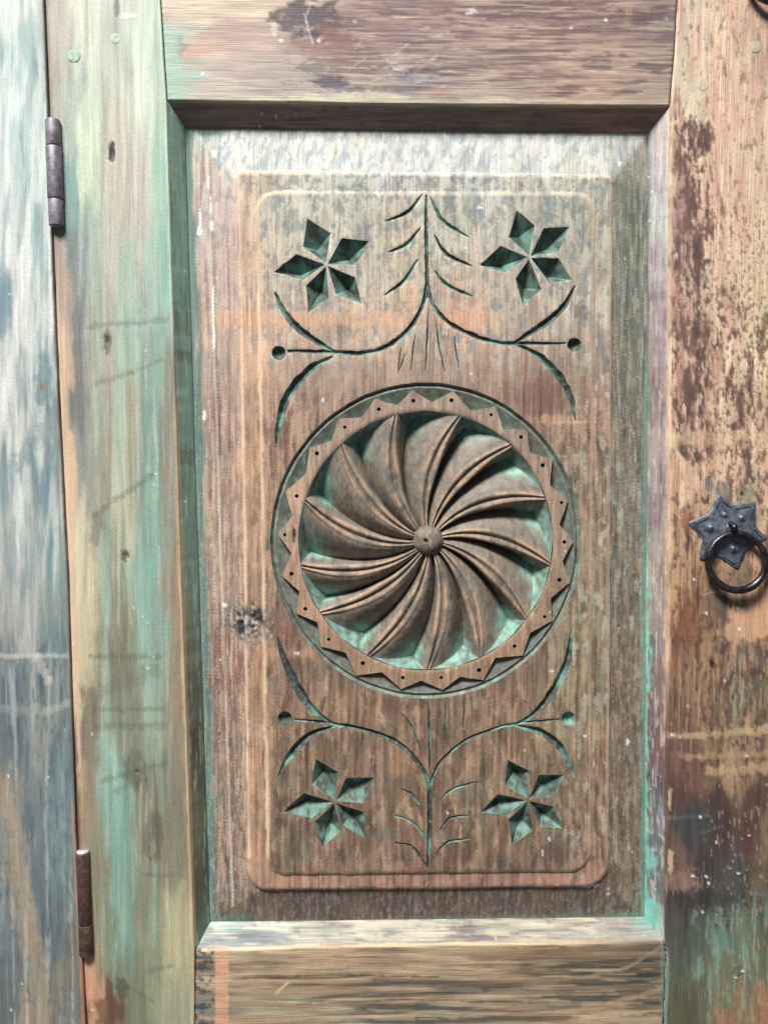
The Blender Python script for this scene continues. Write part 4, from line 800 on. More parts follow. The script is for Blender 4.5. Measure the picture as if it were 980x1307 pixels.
    p.lay(ss(3.4, .8, d1+1.6*p.n(4, 20, 31))*.9*np.maximum(lf, .2), (222, 188, 152)); p.lay(ss(3.4, .8, d2+1.6*p.n(4, 20, 32))*.9*np.maximum(lf, .2), (224, 190, 154))
    # margin slopes: own tones, plus lit and shaded sides painted in, with hard mitres
    e4 = [rebase(t, 0, FD)[0] for t in (P_TL, P_TR, P_BR, P_BL)]; wd = (66, 48, 40, 60)
    D4 = np.array([dist(q, np.array([e4[k], e4[(k+1) % 4]]), False)/wd[k] for k in range(4)]); rg4 = D4.argmin(0); mr = mar*ss(1.0, 2.2, d2)
    p.tone(1-.1*mr*(rg4 == 0)); p.lay(mr*(rg4 == 0)*.25, (202, 212, 214)); p.lay(mr*(rg4 == 1)*ss(720, 500, p.py)*.5, (118, 120, 104)); p.lay(mr*(rg4 == 1)*ss(760, 900, p.py)*.35, (112, 92, 72)); p.lay(mr*(rg4 == 2)*.62, (92, 80, 78)); p.lay(mr*(rg4 == 3)*ss(1150, 500, p.py)*.28, (190, 162, 148))
    p.lay(mr*(rg4 == 1)*ss(.1, .3, p.n(5, 90, 201, 4))*.5, (84, 92, 84)); p.lay(mr*(rg4 == 1)*ss(.25, .4, p.n(3, 60, 202, 3))*.5*ss(760, 600, p.py), (188, 190, 170)); p.lay(mr*(rg4 == 3)*ss(.15, .35, p.n(6, 110, 203, 4))*.5, (116, 92, 90)); p.lay(mr*(rg4 == 3)*ss(.25, .4, p.n(3.5, 80, 204, 3))*.55, (206, 176, 154))
    lx = p.px-(262+.034*(p.py-165)); p.lay(mr*(rg4 == 3)*ss(2.2, .8, np.abs(lx)+1.2*p.n(5, 40, 206))*.5, (206, 196, 180)); p.lay(mr*(rg4 == 3)*ss(1.6, .6, np.abs(lx-2.6))*.4, (92, 84, 78))
    bandm = fld*(d1 > 1.5)*(1-inside(q, F_LOOP))
    p.lay(bandm*ss(1060, 1110, p.py)*.6*ss(-.5, .2, p.n(10, 30, 205)), (186, 136, 112)); p.lay(bandm*ss(380, 300, p.px)*.35, (206, 160, 128))
    # green ground coat left along the frame
    lft = ss(300, 270, p.px-.03*(p.py-200)); w = 15+7*p.n(10, 60, 33)
    p.lay(ss(w, w-6, d3)*lft*.85, (78, 122, 116)); p.lay(ss(13, 5, d3+5*p.n(6, 40, 34))*ss(770, 800, p.px)*ss(420, 520, p.py)*.8, (96, 150, 136)); p.lay(ss(9, 3, d3+4*p.n(6, 20, 35))*ss(1150, 1165, p.py)*ss(480, 560, p.px)*.7, (96, 132, 116))
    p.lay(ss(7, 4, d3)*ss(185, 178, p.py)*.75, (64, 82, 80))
    # scored brush marks on the margin
    p.lay(ss(.3, .42, p.n(3, 14, 36, 2))*mar*.35*lo, (176, 160, 146))
    # the knot
    kk = np.hypot((p.px-318)/26, (p.py-797)/24)+.6*fbm(p.px/7, p.py/6, 37, 3)
    p.lay(ss(1.25, .7, kk)*.8, (118, 110, 104)); p.lay(ss(.1, .3, fbm(p.px/5, p.py/5, 38, 3))*ss(1.3, .8, kk)*.9, (52, 54, 58)); p.lay(ss(.3, .4, fbm(p.px/4, p.py/6, 39, 3))*ss(1.4, .9, kk)*.9, (190, 184, 172))
    p.blot(306, 802, 9, 9, (44, 47, 52), .95, .5, 1, 4, 4); p.blot(328, 786, 9, 8, (46, 48, 54), .95, .5, 2, 4, 4); p.blot(358, 784, 16, 6, (120, 108, 100), .6, .9, 3, 4, 8)
    for q in range(9): p.line([(282+q*6, 818+3*(q % 3)), (281+q*6+(q % 2)*2, 832+7*(q % 4))], 1.1, (200, 176, 150), .6, .8, .6, q)
    for q in range(34):
        R = np.random.default_rng(900+q); x, y, l = R.uniform(275, 775), R.uniform(430, 1090), R.uniform(30, 130)
        p.line([(x, y), (x+R.normal(0, 1.2), y+l*.5), (x+R.normal(0, 1.6), y+l)], R.uniform(.7, 1.1), (70, 52, 42), R.uniform(.35, .75), .8, .6, q)
    # white filler and paint crumbs
    for x, y, rx, ry in ((272, 192, 4, 5), (267, 262, 1.6, 14), (253, 275, 1.4, 11), (252, 292, 3, 6), (268, 285, 3, 7), (264, 230, 1.2, 10), (270, 388, 1.6, 26), (271, 430, 1.8, 20), (258, 530, 2.4, 8), (380, 834, 5, 2), (286, 774, 4, 2.5), (701, 1072, 1.4, 3), (692, 1088, 1.2, 4), (571, 1038, 1.3, 3), (753, 1135, 3, 2), (762, 1133, 4, 2), (778, 1139, 2, 2.4), (778, 1147, 2, 1.6), (804, 951, 1.8, 5), (747, 940, 3, 1.6), (601, 477, 2, 2), (783, 1074, 2, 1.5), (412, 511, 2, 3), (594, 317, 1.6, 1.6), (794, 206, 2.4, 4), (612, 265, 4, 1.5), (704, 857, 3, 2)):
        p.blot(x, y, rx, ry, (240, 238, 230), .95, .5, int(x), 3, 5)
    p.line([(596, 384), (586, 391)], .8, (226, 210, 190), .8); p.line([(569, 411), (564, 430)], .8, (226, 210, 190), .7); p.line([(573, 411), (568, 428)], .8, (226, 210, 190), .6)
    t = np.linspace(.2, 2.9, 18)
    p.line([(680+62*math.cos(a), 322-56*math.sin(a)) for a in t], .8, (212, 204, 188), .5, .8); p.line([(418+52*math.cos(a), 338-56*math.sin(a)) for a in t], .7, (140, 132, 118), .4, .8); p.line([(430, 386), (458, 382), (480, 376)], .8, (150, 130, 116), .5, .6)
    for y in (540, 583): p.line([(700, y), (760, y-2)], 1.3, (214, 176, 146), .5, .9)
    p.specks(40, 300, 780, 240, 1130, (214, 196, 172), 1.0, 7).specks(30, 240, 300, 180, 1160, (220, 214, 204), 1.1, 8).specks(26, 780, 820, 180, 1160, (214, 208, 196), 1.1, 9)
    fg = p.n(5, 130, 210, 1); p.lay(ss(.15, .5, fg)*(.10+.16*lo)*fld, (88, 68, 54)); p.lay(ss(.2, .55, -fg)*.12, (214, 188, 158))
    p.grain(.08, .08)
    return p.out(1.06, .86)

def paint_cut(px, py, d, seed=31, k=1.0, star=False):
    """verdigris paint and dirt left in the cuts, in patches"""
    p = Paint(px, py, 'v', seed)
    p.base([(500, 300, (90, 112, 102)), (500, 600, (88, 108, 98)), (400, 900, (92, 106, 95)), (650, 900, (92, 104, 93)), (500, 1100, (90, 97, 86))], 300, 300)
    sc = 14 if star else 34
    n = fbm(p.px/sc, p.py/sc, seed+1, 3)
    if star: n = n*.55+.16
    p.lay(ss(.0, .35, n)*.8, (128, 194, 174)); p.lay(ss(.1, .5, fbm(p.px/9, p.py/11, seed+2, 3))*(.12 if star else .45), (62, 72, 64)); p.lay(ss(.35, .6, fbm(p.px/4, p.py/4, seed+3, 2))*.5, (168, 196, 182))
    p.grain(.08, .1)
    return p.out(k)

def sub_mesh(name, tri_mask, paint, mat, smooth):
    T = FF[tri_mask]
    if not len(T): return None
    u, inv = np.unique(T, return_inverse=True); T = inv.reshape(T.shape)
    P = VV[u]
    v = place(P[:, 0], P[:, 1], dep[u], FD)
    return mesh_obj(name, v, T[:, ::-1], paint(P[:, 0], P[:, 1], dep[u]), mat, None, smooth)
own = np.full(len(FF), -1)            # -1 panel, -2 outside
for i, o in enumerate(of):
    ks = [owner[k] for k in o]
    kinds = [k[0] for k in ks]
    if 'edge' not in kinds or 'rosette' in kinds: own[i] = -2; continue
    for k, (a, b) in zip(o, ks):
        if a in ('g', 'dot', 'star'): own[i] = k
pu = np.unique(FF[own == -1]); other = np.zeros(len(VV), bool); other[np.unique(FF[(own != -1)])] = True
pc = paint_panel(VV[pu, 0], VV[pu, 1]); lum = np.sqrt(np.clip(pc@np.array([.25, .62, .13]), 0, 1))-.42
dep[pu] -= np.where(other[pu], 0, 1.5*lum)
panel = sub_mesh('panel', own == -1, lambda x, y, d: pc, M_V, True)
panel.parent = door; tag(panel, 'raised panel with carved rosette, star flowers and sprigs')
for k, (a, b) in enumerate(owner):
    if a == 'g': o = sub_mesh(gdata[b][2], own == k, lambda x, y, d: paint_cut(x, y, d, 33, .62), M_C, False)
    elif a == 'dot': o = sub_mesh('berry_hollow', own == k, lambda x, y, d: paint_cut(x, y, d, 35, .6), M_C, True)
    elif a == 'star': o = sub_mesh('star_petal', own == k, lambda x, y, d: paint_cut(x, y, d, 37+b, .58, True), M_C, False)
    else: continue
    if o: o.parent = panel

# ------------------------------------------------------------------ rosette
def rose_paint(px, py, seed, base, k=1.0, tq=None, bare=None, dirt=.5):
    p = Paint(px, py, 'v', seed)
    p.base([(543, 500, base), (543, 900, tuple(int(q*.95) for q in base))], 300, 300)
    p.lay(ss(.0, .5, fbm(p.px/14, p.py/20, seed+1, 4))*.5, (138, 132, 122)); p.lay(ss(.0, .5, fbm(p.px/9, p.py/14, seed+2, 4))*dirt, (72, 64, 54))
    if tq is not None: p.lay(tq, (128, 194, 174))
    if bare is not None: p.lay(bare, (196, 156, 116))
    p.grain(.08, .1)
    return p.out(k)
# border ditch round the rosette
ths = np.linspace(0, 2*math.pi, 361)
prof = [(201.0, FD), (199.6, FD+2.4), (197.6, FD+5.2), (196.3, FD+3.6), (194.6, FD+2.2), (193.0, FD+2.6)]
PX, PY, DD = [], [], []
wc = np.concatenate([circ, circ[:1]])
for r, d in prof:
    q = polar(r, ths)+ (wobble(polar(R_OUT, ths), .5, 31)-polar(R_OUT, ths))
    PX.append(q[:, 0]); PY.append(q[:, 1]); DD.append(np.full(361, d))
PX, PY, DD = map(np.array, (PX, PY, DD))
nn = fbm(PX.ravel()/12, PY.ravel()/12, 55, 3)
o = mesh_obj('rosette_border', place(PX, PY, DD.ravel(), FD), grid_tris(*PX.shape), rose_paint(PX, PY, 41, (126, 128, 116), .9, tq=ss(.0, .5, nn)*.4), M_C, panel, False)
# teeth, from the 22 pricked holes
HOLES = np.array([(448, 75), (564, 74), (685, 118), (776, 186), (842, 272), (899, 386), (908, 506), (893, 622), (848, 734), (756, 824), (648, 897), (533, 920), (416, 920), (294, 876), (190, 803), (119, 710), (77, 603), (56, 484), (93, 366), (154, 236), (239, 156), (343, 101)], float)/2.39+np.array([340, 480])
ha = np.sort(np.unwrap(np.arctan2(-(HOLES[:, 1]-RC[1])/RSY, (HOLES[:, 0]-RC[0])/RSX)) % (2*math.pi))
hr = [np.hypot((h[0]-RC[0])/RSX, (h[1]-RC[1])/RSY) for h in HOLES]
NT = len(ha); rg = np.random.default_rng(8)
tipR = 193+rg.uniform(-3.2, .8, NT); valR = 176.5+rg.uniform(-2.8, 2.8, NT)
va = np.array([(ha[i]+(ha[(i+1) % NT]+(2*math.pi if i == NT-1 else 0)))/2 for i in range(NT)])+rg.uniform(-.012, .012, NT)
RIN = 165.0; CHD = FD+9.5
zig = []
for i in range(NT): zig += [(tipR[i], ha[i], FD+2.6), (valR[i], va[i], CHD)]
# chips between the teeth
for i in range(NT):
    j = (i+1) % NT; a0, a1 = ha[i], ha[j]+(2*math.pi if j == 0 else 0); vv = va[i]
    A = np.linspace(0, 1, 11); B = np.linspace(0, 1, 9)
    arc_r = 193.2+0*A; outer = polar(arc_r, a0+(a1-a0)*A); V0, V1 = polar(tipR[i], a0), polar(tipR[j], a1); Vv = polar(valR[i], vv)
    # inner edge of the chip follows tooth flank, valley, tooth flank
    inner = np.where((A <= .5)[:, None], V0+(Vv-V0)*np.clip(A*2, 0, 1)[:, None], Vv+(V1-Vv)*np.clip(A*2-1, 0, 1)[:, None])
    ind = FD+2.6+(CHD-FD-2.6)*(1-np.abs(A*2-1))
    P = outer[None]+(inner-outer)[None]*B[:, None, None]; D = FD+2.6+(ind-FD-2.6)[None]*B[:, None]
    nz = fbm(P[..., 0].ravel()/8, P[..., 1].ravel()/8, 91+i, 3)
    mesh_obj('chip_cut', place(P[..., 0], P[..., 1], D.ravel(), FD), grid_tris(9, 11), rose_paint(P[..., 0], P[..., 1], 43+i, (112, 112, 100), .9, tq=ss(.1, .6, nz)*.35), M_C, panel, False)
# zigzag ring: top with pricked holes, then its walls
zp = np.array([polar(r, a) for r, a, d in zig]); zl = []
for a, b in zip(zp, np.roll(zp, -1, 0)): zl += [a+(b-a)*t for t in np.linspace(0, 1, 7)[:-1]]
zl = np.array(zl)
zl = zl+.25*np.stack([fbm(zl[:, 0]/5, zl[:, 1]/5, 3, 2), fbm(zl[:, 0]/5, zl[:, 1]/5, 4, 2)], 1)
inn_t = np.linspace(0, 2*math.pi, 261)[:-1]; inn = wobble(polar(RIN, inn_t), .8, 47)
pts, edges, faces, owner = [], [], [], []
add_loop(orient(zl), ('z', 0)); add_loop(orient(inn), ('in', 0)); hole_ids = []
for k, h in enumerate(HOLES):
    t = np.linspace(0, 2*math.pi, 11)[:-1]; r = 2.5+.35*math.sin(k*2.1)
    add_loop(orient(np.stack([h[0]+r*np.cos(t), h[1]+r*np.sin(t)], 1)), ('hole', k)); pts.append(list(h))
gx, gy = np.meshgrid(np.arange(340, 750, 2.3), np.arange(480, 900, 2.3)); q = np.stack([gx.ravel(), gy.ravel()], 1)+rng.uniform(-.3, .3, (gx.size, 2))
rr = np.hypot((q[:, 0]-RC[0])/RSX, (q[:, 1]-RC[1])/RSY); q = q[(rr > RIN+1.2) & (rr < 194)]; q = q[inside(q, zl)]
for h in HOLES: q = q[np.hypot(*(q-h).T) > 3.3]
pts.extend(q.tolist())
vo, eo, fo, _, _, of = delaunay_2d_cdt([Vector(p) for p in pts], edges, faces, 0, 1e-4)
ZV = np.array([(v.x, v.y) for v in vo]); ZT = np.array([list(f) for f in fo])
keep = np.array([('z' in [owner[k][0] for k in o]) and ('in' not in [owner[k][0] for k in o]) for o in of])
holeface = np.array([any(owner[k][0] == 'hole' for k in o) for o in of])
zd = FD+.3*fbm(ZV[:, 0]/30, ZV[:, 1]/60, 12, 3)-.1
zr = np.hypot((ZV[:, 0]-RC[0])/RSX, (ZV[:, 1]-RC[1])/RSY); zd += ss(RIN+2.5, RIN, zr)*.9
def paint_ring(px, py):
    p = Paint(px, py, 'v', 23)
    p.base([(543, 505, (166, 140, 122)), (450, 540, (176, 146, 124)), (640, 530, (168, 142, 122)), (375, 660, (194, 152, 122)), (375, 760, (176, 136, 108)), (440, 840, (160, 122, 94)), (545, 875, (154, 122, 94)), (640, 850, (160, 126, 94)), (715, 760, (156, 128, 100)), (725, 680, (164, 140, 112)), (700, 600, (172, 142, 118))], 60, 60)
    p.streak((110, 84, 70), 4, 40, .24, .16, .5, 4); p.streak((196, 162, 130), 5, 40, .26, .16, .5, 5)
    p.blot(366, 686, 7, 9, (160, 150, 122), .7, .6, 1, 4, 5); p.blot(375, 682, 2.6, 11, (22, 24, 24), .95, .3, 2, 4, 6)
    p.specks(14, 350, 735, 500, 880, (212, 196, 172), 1.0, 3).grain(.12, .12)
    return p.out()
def ring_part(mask, dd, paint, name, par, smooth):
    T = ZT[mask]; u, inv = np.unique(T, return_inverse=True)
    return place(ZV[u, 0], ZV[u, 1], dd[u], FD), inv.reshape(T.shape)[:, ::-1], paint(ZV[u, 0], ZV[u, 1])
v, f, c = ring_part(keep & ~holeface, zd, paint_ring, 'zigzag_ring', panel, True)
ring = mesh_obj('zigzag_ring', v, f, c, M_V, panel, True)
# flanks
wl = []; zc = np.concatenate([zl, zl[:1]]); inc = np.concatenate([inn, inn[:1]])
def wall(L, d0, d1, n=5):
    B = np.linspace(0, 1, n)[:, None]
    return np.repeat(L[None, :, 0], n, 0), np.repeat(L[None, :, 1], n, 0), d0+(d1-d0)*B
X1, Y1, D1 = wall(zc, FD+0*zc[None, :, 0], FD+11+0*zc[None, :, 0])
n1 = fbm(X1.ravel()/8, Y1.ravel()/8, 14, 3)
mesh_obj('ring_flank', place(X1, Y1, D1.ravel(), FD), grid_tris(*X1.shape), rose_paint(X1, Y1, 61, (120, 150, 138), 1.0, tq=ss(-.4, .3, n1)*.8, dirt=.25), M_C, panel, False)
X1, Y1, D1 = wall(inc, FD+.9+0*inc[None, :, 0], FD+6+0*inc[None, :, 0])
mesh_obj('ring_flank', place(X1, Y1, D1.ravel(), FD), grid_tris(*X1.shape), rose_paint(X1, Y1, 62, (110, 100, 88), 1.0), M_C, panel, False)
# pricked holes
for k, h in enumerate(HOLES):
    t = np.linspace(0, 2*math.pi, 11)[:-1]; r = 2.5+.35*math.sin(k*2.1); V, Fc = [], []
    for kk, (q, d) in enumerate(((1, FD-.05), (.85, FD+3), (.5, FD+6))): V.append(np.stack([h[0]+r*q*np.cos(t), h[1]+r*q*np.sin(t), np.full(10, d)], 1))
    V = np.concatenate(V+[[[h[0], h[1], FD+7]]])
    for L in (0, 1):
        for i in range(10): Fc += [(L*10+i, L*10+(i+1) % 10, L*10+10+(i+1) % 10), (L*10+i, L*10+10+(i+1) % 10, L*10+10+i)]
    for i in range(10): Fc.append((20+i, 20+(i+1) % 10, 30))
    mesh_obj('pricked_hole', place(V[:, 0], V[:, 1], V[:, 2], FD), Fc, np.repeat(lin((52, 48, 42))[None], 31, 0), M_C, panel, True)

# petals
TIPS = np.array([(395, 122), (590, 122), (752, 205), (862, 368), (875, 575), (797, 740), (655, 860), (490, 895), (310, 852), (165, 722), (100, 580), (108, 375), (230, 210)], float)/2.39+np.array([340, 480])
BOSS = np.array([547.0, 690.5])
ta = np.sort(np.arctan2(-(TIPS[:, 1]-RC[1])/RSY, (TIPS[:, 0]-RC[0])/RSX) % (2*math.pi)); NP = len(ta)
gap = np.array([(ta[(i+1) % NP]-ta[i]) % (2*math.pi) for i in range(NP)])
swirl = np.radians(27+rg.uniform(-3, 3, NP))
VF = .72+rg.uniform(-.05, .05, NP); DPR = 149+rg.uniform(-5, 5, NP); DPZ = FD+30+rg.uniform(-2, 2, NP)
R0 = 17.0
def cen(r): k = np.clip((np.asarray(r)-20)/110, 0, 1)[..., None]; return BOSS+(RC-BOSS)*k
def ppos(r, th):
    c = cen(r); return np.stack([c[..., 0]+r*np.cos(th)*RSX, c[..., 1]-r*np.sin(th)*RSY], -1)
def off(i, r): return swirl[i]*(1-np.clip((np.asarray(r)-20)/(RIN-20), 0, 1))**1.08
def zr_(u): return FD+1.0+5.0*(1-u)**1.6-1.6*np.sin(np.pi*u)              # ridge depth, u = 0 boss .. 1 tip
def zv_(u, dz): return FD+14.5+(dz-FD-14.5)*u**.7
ws = np.linspace(0, 1, 9)[1:]; wide = np.linspace(0, 1, 15)[1:]
def petal(i):
    h = (i-1) % NP
    u = np.linspace(0, 1, 80)
    cols = []          # (side, t) side -1 steep, 0 ridge, 1 wide
    cols += [(-1, t) for t in ws[::-1]]+[(0, b) for b in (-1, -.78, -.55, -.24, 0, .24, .55, .78, 1)]+[(1, t) for t in wide]
    X, Y, D, Tq, Br = [], [], [], [], []
    for side, t in cols:
        rend = RIN-1.0 if side == 0 else RIN-1.0+((DPR[i] if side == 1 else DPR[h])-RIN+1.0)*t
        r = R0+(rend-R0)*u
        uu = (r-R0)/(RIN-R0)
        oi = off(i, r); hw = (3.0+6.8*np.sin(np.pi*np.clip(uu, 0, 1)**.85)**.8)       # half width of the double ridge
        hw = np.minimum(hw, r*gap[i]*.21+.6)
        dth = hw/np.maximum(r, 1)
        rz = zr_(uu)
        if side == 0:
            th = ta[i]+oi+t*dth
            bead = np.where(abs(t) < .3, (1-abs(t)/.3)*3.8+.3, ((abs(t)-.55)/.45)**2*1.6)
            d = rz+bead*np.clip(hw/4.5, .35, 1.1)
            br = np.full_like(u, np.clip(1.25-abs(abs(t)-.58)/.42, 0, 1)*(abs(t) > .2)); tq = np.zeros_like(u)
        else:
            lim = (VF[i]*gap[i]) if side == 1 else (1-VF[h])*gap[h]
            dof = (off((i+1) % NP, r)-oi) if side == 1 else (off(h, r)-oi)
            lim = lim+(dof*VF[i] if side == 1 else -dof*(1-VF[h]))
            th = ta[i]+oi+side*(dth+(lim-dth)*t)
            zb = rz+1.6*np.clip(hw/4.5, .35, 1.1); vz = zv_(np.clip((r-R0)/((DPR[i] if side == 1 else DPR[h])-R0), 0, 1), DPZ[i] if side == 1 else DPZ[h])
            e = t**1.65 if side == 1 else t**1.3
            d = zb+(vz-zb)*e
            br = np.full_like(u, 0.) if t > .12 else np.full_like(u, .3)
            tq = np.clip(t*1.3, 0, 1)*ss(.62, 1.0, u)
        P = ppos(r, th); X.append(P[:, 0]); Y.append(P[:, 1]); D.append(d); Tq.append(tq); Br.append(br)
    return np.array(X), np.array(Y), np.array(D), np.array(Tq), np.array(Br), len(ws)
ends = {}
for i in range(NP):
    X, Y, D, Tq, Br, ns = petal(i)
    D = D+.35*fbm(X/7, Y/7, 71+i, 3)
    nz = fbm(X.ravel()/12, Y.ravel()/12, 81, 4); nz2 = fbm(X.ravel()/5, Y.ravel()/5, 82, 3)
    tq = np.clip(ss(.35, 1.05, Tq.ravel()+.4*nz+.15*nz2)*.85, 0, 1)
    gl = fbm(X.ravel()/4, Y.ravel()/16, 86, 3); br = np.clip(Br.ravel()*ss(-.35, .35, fbm(X.ravel()/30, Y.ravel()/30, 87, 3)+.25*nz2+.05)*.85, 0, 1)+ss(.12, .5, gl)*.18*(1-tq)
    col = rose_paint(X, Y, 51, (130, 120, 106), 1.0, tq*.9, br, .4)
    gr = np.repeat((np.abs(np.arange(X.shape[0])-ns-4) < 1.5)[:, None], X.shape[1], 1).ravel(); col[gr] *= .8  # groove between the beads darkened: recess shade put into the colour
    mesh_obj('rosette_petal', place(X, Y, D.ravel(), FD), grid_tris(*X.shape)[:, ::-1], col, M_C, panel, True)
    ends[i] = (X[:, -1], Y[:, -1], D[:, -1], ns)
for i in range(NP):
    j = (i+1) % NP
    Xi, Yi, Di, ns = ends[i]; Xj, Yj, Dj, _ = ends[j]
    a = np.stack([Xi[ns+8:], Yi[ns+8:], Di[ns+8:]], 1)         # wide side of i: ridge .. valley
    b = np.stack([Xj[:ns+1], Yj[:ns+1], Dj[:ns+1]], 1)[::-1]   # steep side of j: ridge .. valley
    na = 15; s = np.linspace(0, 1, na)
    rs = lambda q: np.stack([np.interp(s, np.linspace(0, 1, len(q)), q[:, k]) for k in range(3)], 1)
    a, b = rs(a), rs(b)
    W = np.linspace(0, 1, 13)[None, :, None]
    P = a[:, None]+(b-a)[:, None]*W
    # bulge the outer edge onto the ring
    mx, my = P[..., 0]-RC[0], P[..., 1]-RC[1]; r = np.hypot(mx/RSX, my/RSY)
    k = ((1-s)**2)[:, None]*np.clip((RIN-.2)/r-1, 0, 1)*np.sin(np.pi*W[..., 0])**.5
    P[..., 0] += mx*k; P[..., 1] += my*k
    P[..., 2] = np.where(((1-s)[:, None] > .99), np.minimum(P[..., 2], FD+2.2), P[..., 2])
    nz = fbm(P[..., 0].ravel()/7, P[..., 1].ravel()/7, 83, 4)
    col = rose_paint(P[..., 0], P[..., 1], 53, (114, 132, 122), .92, tq=ss(-.35, .35, nz)*.75, dirt=.4)
    mesh_obj('petal_end_cut', place(P[..., 0], P[..., 1], P[..., 2].ravel(), FD), grid_tris(na, 13), col, M_C, panel, False)
# boss: a whittled button with a pinhole
nr, na = 14, 40
X, Y, D = [], [], []
for k in range(nr):
    q = math.sin(k/(nr-1)*math.pi/2); h = math.cos(k/(nr-1)*math.pi/2)
    t = np.linspace(0, 2*math.pi, na+1); rad = 20.0*q*(1+.018*np.cos(7*t+.6)+.012*np.cos(3*t))
    X.append(BOSS[0]+rad*np.cos(t)); Y.append(BOSS[1]-rad*np.sin(t)); D.append(np.full(na+1, FD+13-17*h**.8))
X, Y, D = map(np.array, (X, Y, D)); X[:, -1], Y[:, -1] = X[:, 0], Y[:, 0]
hq = np.hypot(X-543.2, Y-690); D += ss(3.2, 1.2, hq)*3.5
pp = Paint(X, Y, 'v', 77).base([(543, 690, (128, 112, 98)), (543, 705, (116, 104, 94))], 50, 50)
pp.lay(ss(3.4, 1.8, hq.ravel()), (40, 34, 30)); pp.blot(550.5, 694, 3.6, 6.5, (186, 142, 108), .9, .4, 1, 4, 6); pp.streak((88, 74, 64), 5, 9, .2, .2, .5, 3); pp.streak((164, 150, 134), 4, 7, .35, .1, .5, 4); pp.grain(.1, .12)
mesh_obj('boss', place(X, Y, D.ravel(), FD), grid_tris(nr, na+1), pp.out(), M_C, panel, True)

# ------------------------------------------------------------------ pegs
PEGS = [(95.3, 72.4, 8.6, (160, 194, 170), 'l'), (148, 50, 7.2, (178, 196, 178), 'l'), (896.5, 109, 8.6, (204, 188, 160), 'r'), (963, 60, 8.6, (208, 190, 160), 'r'), (939.6, 1238, 8.8, (108, 112, 88), 'r')]
for k, (x, y, r, cc, sd) in enumerate(PEGS):
    pr = 1.5 if sd == 'l' else .9; top = -pr-.25
    rad = [0, .35, .7, .88, .97, 1.0, 1.02]; dd = [top-.1, top, top, top+.1, top+.6, top+1.6, 4]
    t = np.linspace(0, 2*math.pi, 29)
    X = np.array([x+r*q*np.cos(t)*(1+.04*np.cos(2*t+k)) for q in rad]); Y = np.array([y+r*q*np.sin(t) for q in rad]); D = np.array([np.full(29, d) for d in dd])+.25*fbm(X/6, Y/6, 5+k, 2)
    p = Paint(X, Y, 'v', 90+k).base([(x, y, cc), (x, y+99, cc)], 50, 50)
    p.lay(ss(.1, .5, fbm(p.px/5, p.py/7, k, 3))*.4, tuple(int(q*.75) for q in cc)); p.lay(ss(.8, .98, np.hypot(p.px-x, p.py-y)/r+.2*fbm(p.px/6, p.py/6, k+50, 2))*.3, (118, 114, 100)); p.grain(.1, .1)
    mesh_obj('peg', place(X, Y, D.ravel()), grid_tris(7, 29), p.out(), M_C, door, True)

# ------------------------------------------------------------------ ring pulls
def lathe(profile, axis_o, ax, n=20):
    """profile [(radius, height)] turned about direction ax through axis_o"""
    ax = np.array(ax, float); ax /= np.linalg.norm(ax); e1 = np.cross(ax, [0.3, .9, .1]); e1 /= np.linalg.norm(e1); e2 = np.cross(ax, e1)
    V, F = [], []
    for r, h in profile:
        for k in range(n):
            a = 2*math.pi*k/n; V.append(axis_o+ax*h+(e1*math.cos(a)+e2*math.sin(a))*r)
    for i in range(len(profile)-1):
        for k in range(n): F.append((i*n+k, i*n+(k+1) % n, (i+1)*n+(k+1) % n, (i+1)*n+k))
    F.append(tuple(range(n))[::-1]); F.append(tuple((len(profile)-1)*n+k for k in range(n)))
    return V, F
def tube(path, rad, n=12, closed=True):
    path = np.array(path, float); m = len(path); V, F = [], []
    for i in range(m):
        t = path[(i+1) % m]-path[i-1] if closed else path[min(i+1, m-1)]-path[max(i-1, 0)]
        t /= np.linalg.norm(t); s = np.cross(t, [0, 1, 0]) if abs(t[1]) < .95 else np.cross(t, [1, 0, 0]); s /= np.linalg.norm(s); b = np.cross(t, s)
        rr = rad[i] if hasattr(rad, '__len__') else rad
        for k in range(n): a = 2*math.pi*k/n; V.append(path[i]+(s*math.cos(a)+b*math.sin(a))*rr)
    for i in range(m if closed else m-1):
        for k in range(n): j = (i+1) % m; F.append((i*n+k, i*n+(k+1) % n, j*n+(k+1) % n, j*n+k))
    if not closed: F.append(tuple(range(n))[::-1]); F.append(tuple((m-1)*n+k for k in range(n)))
    return V, F
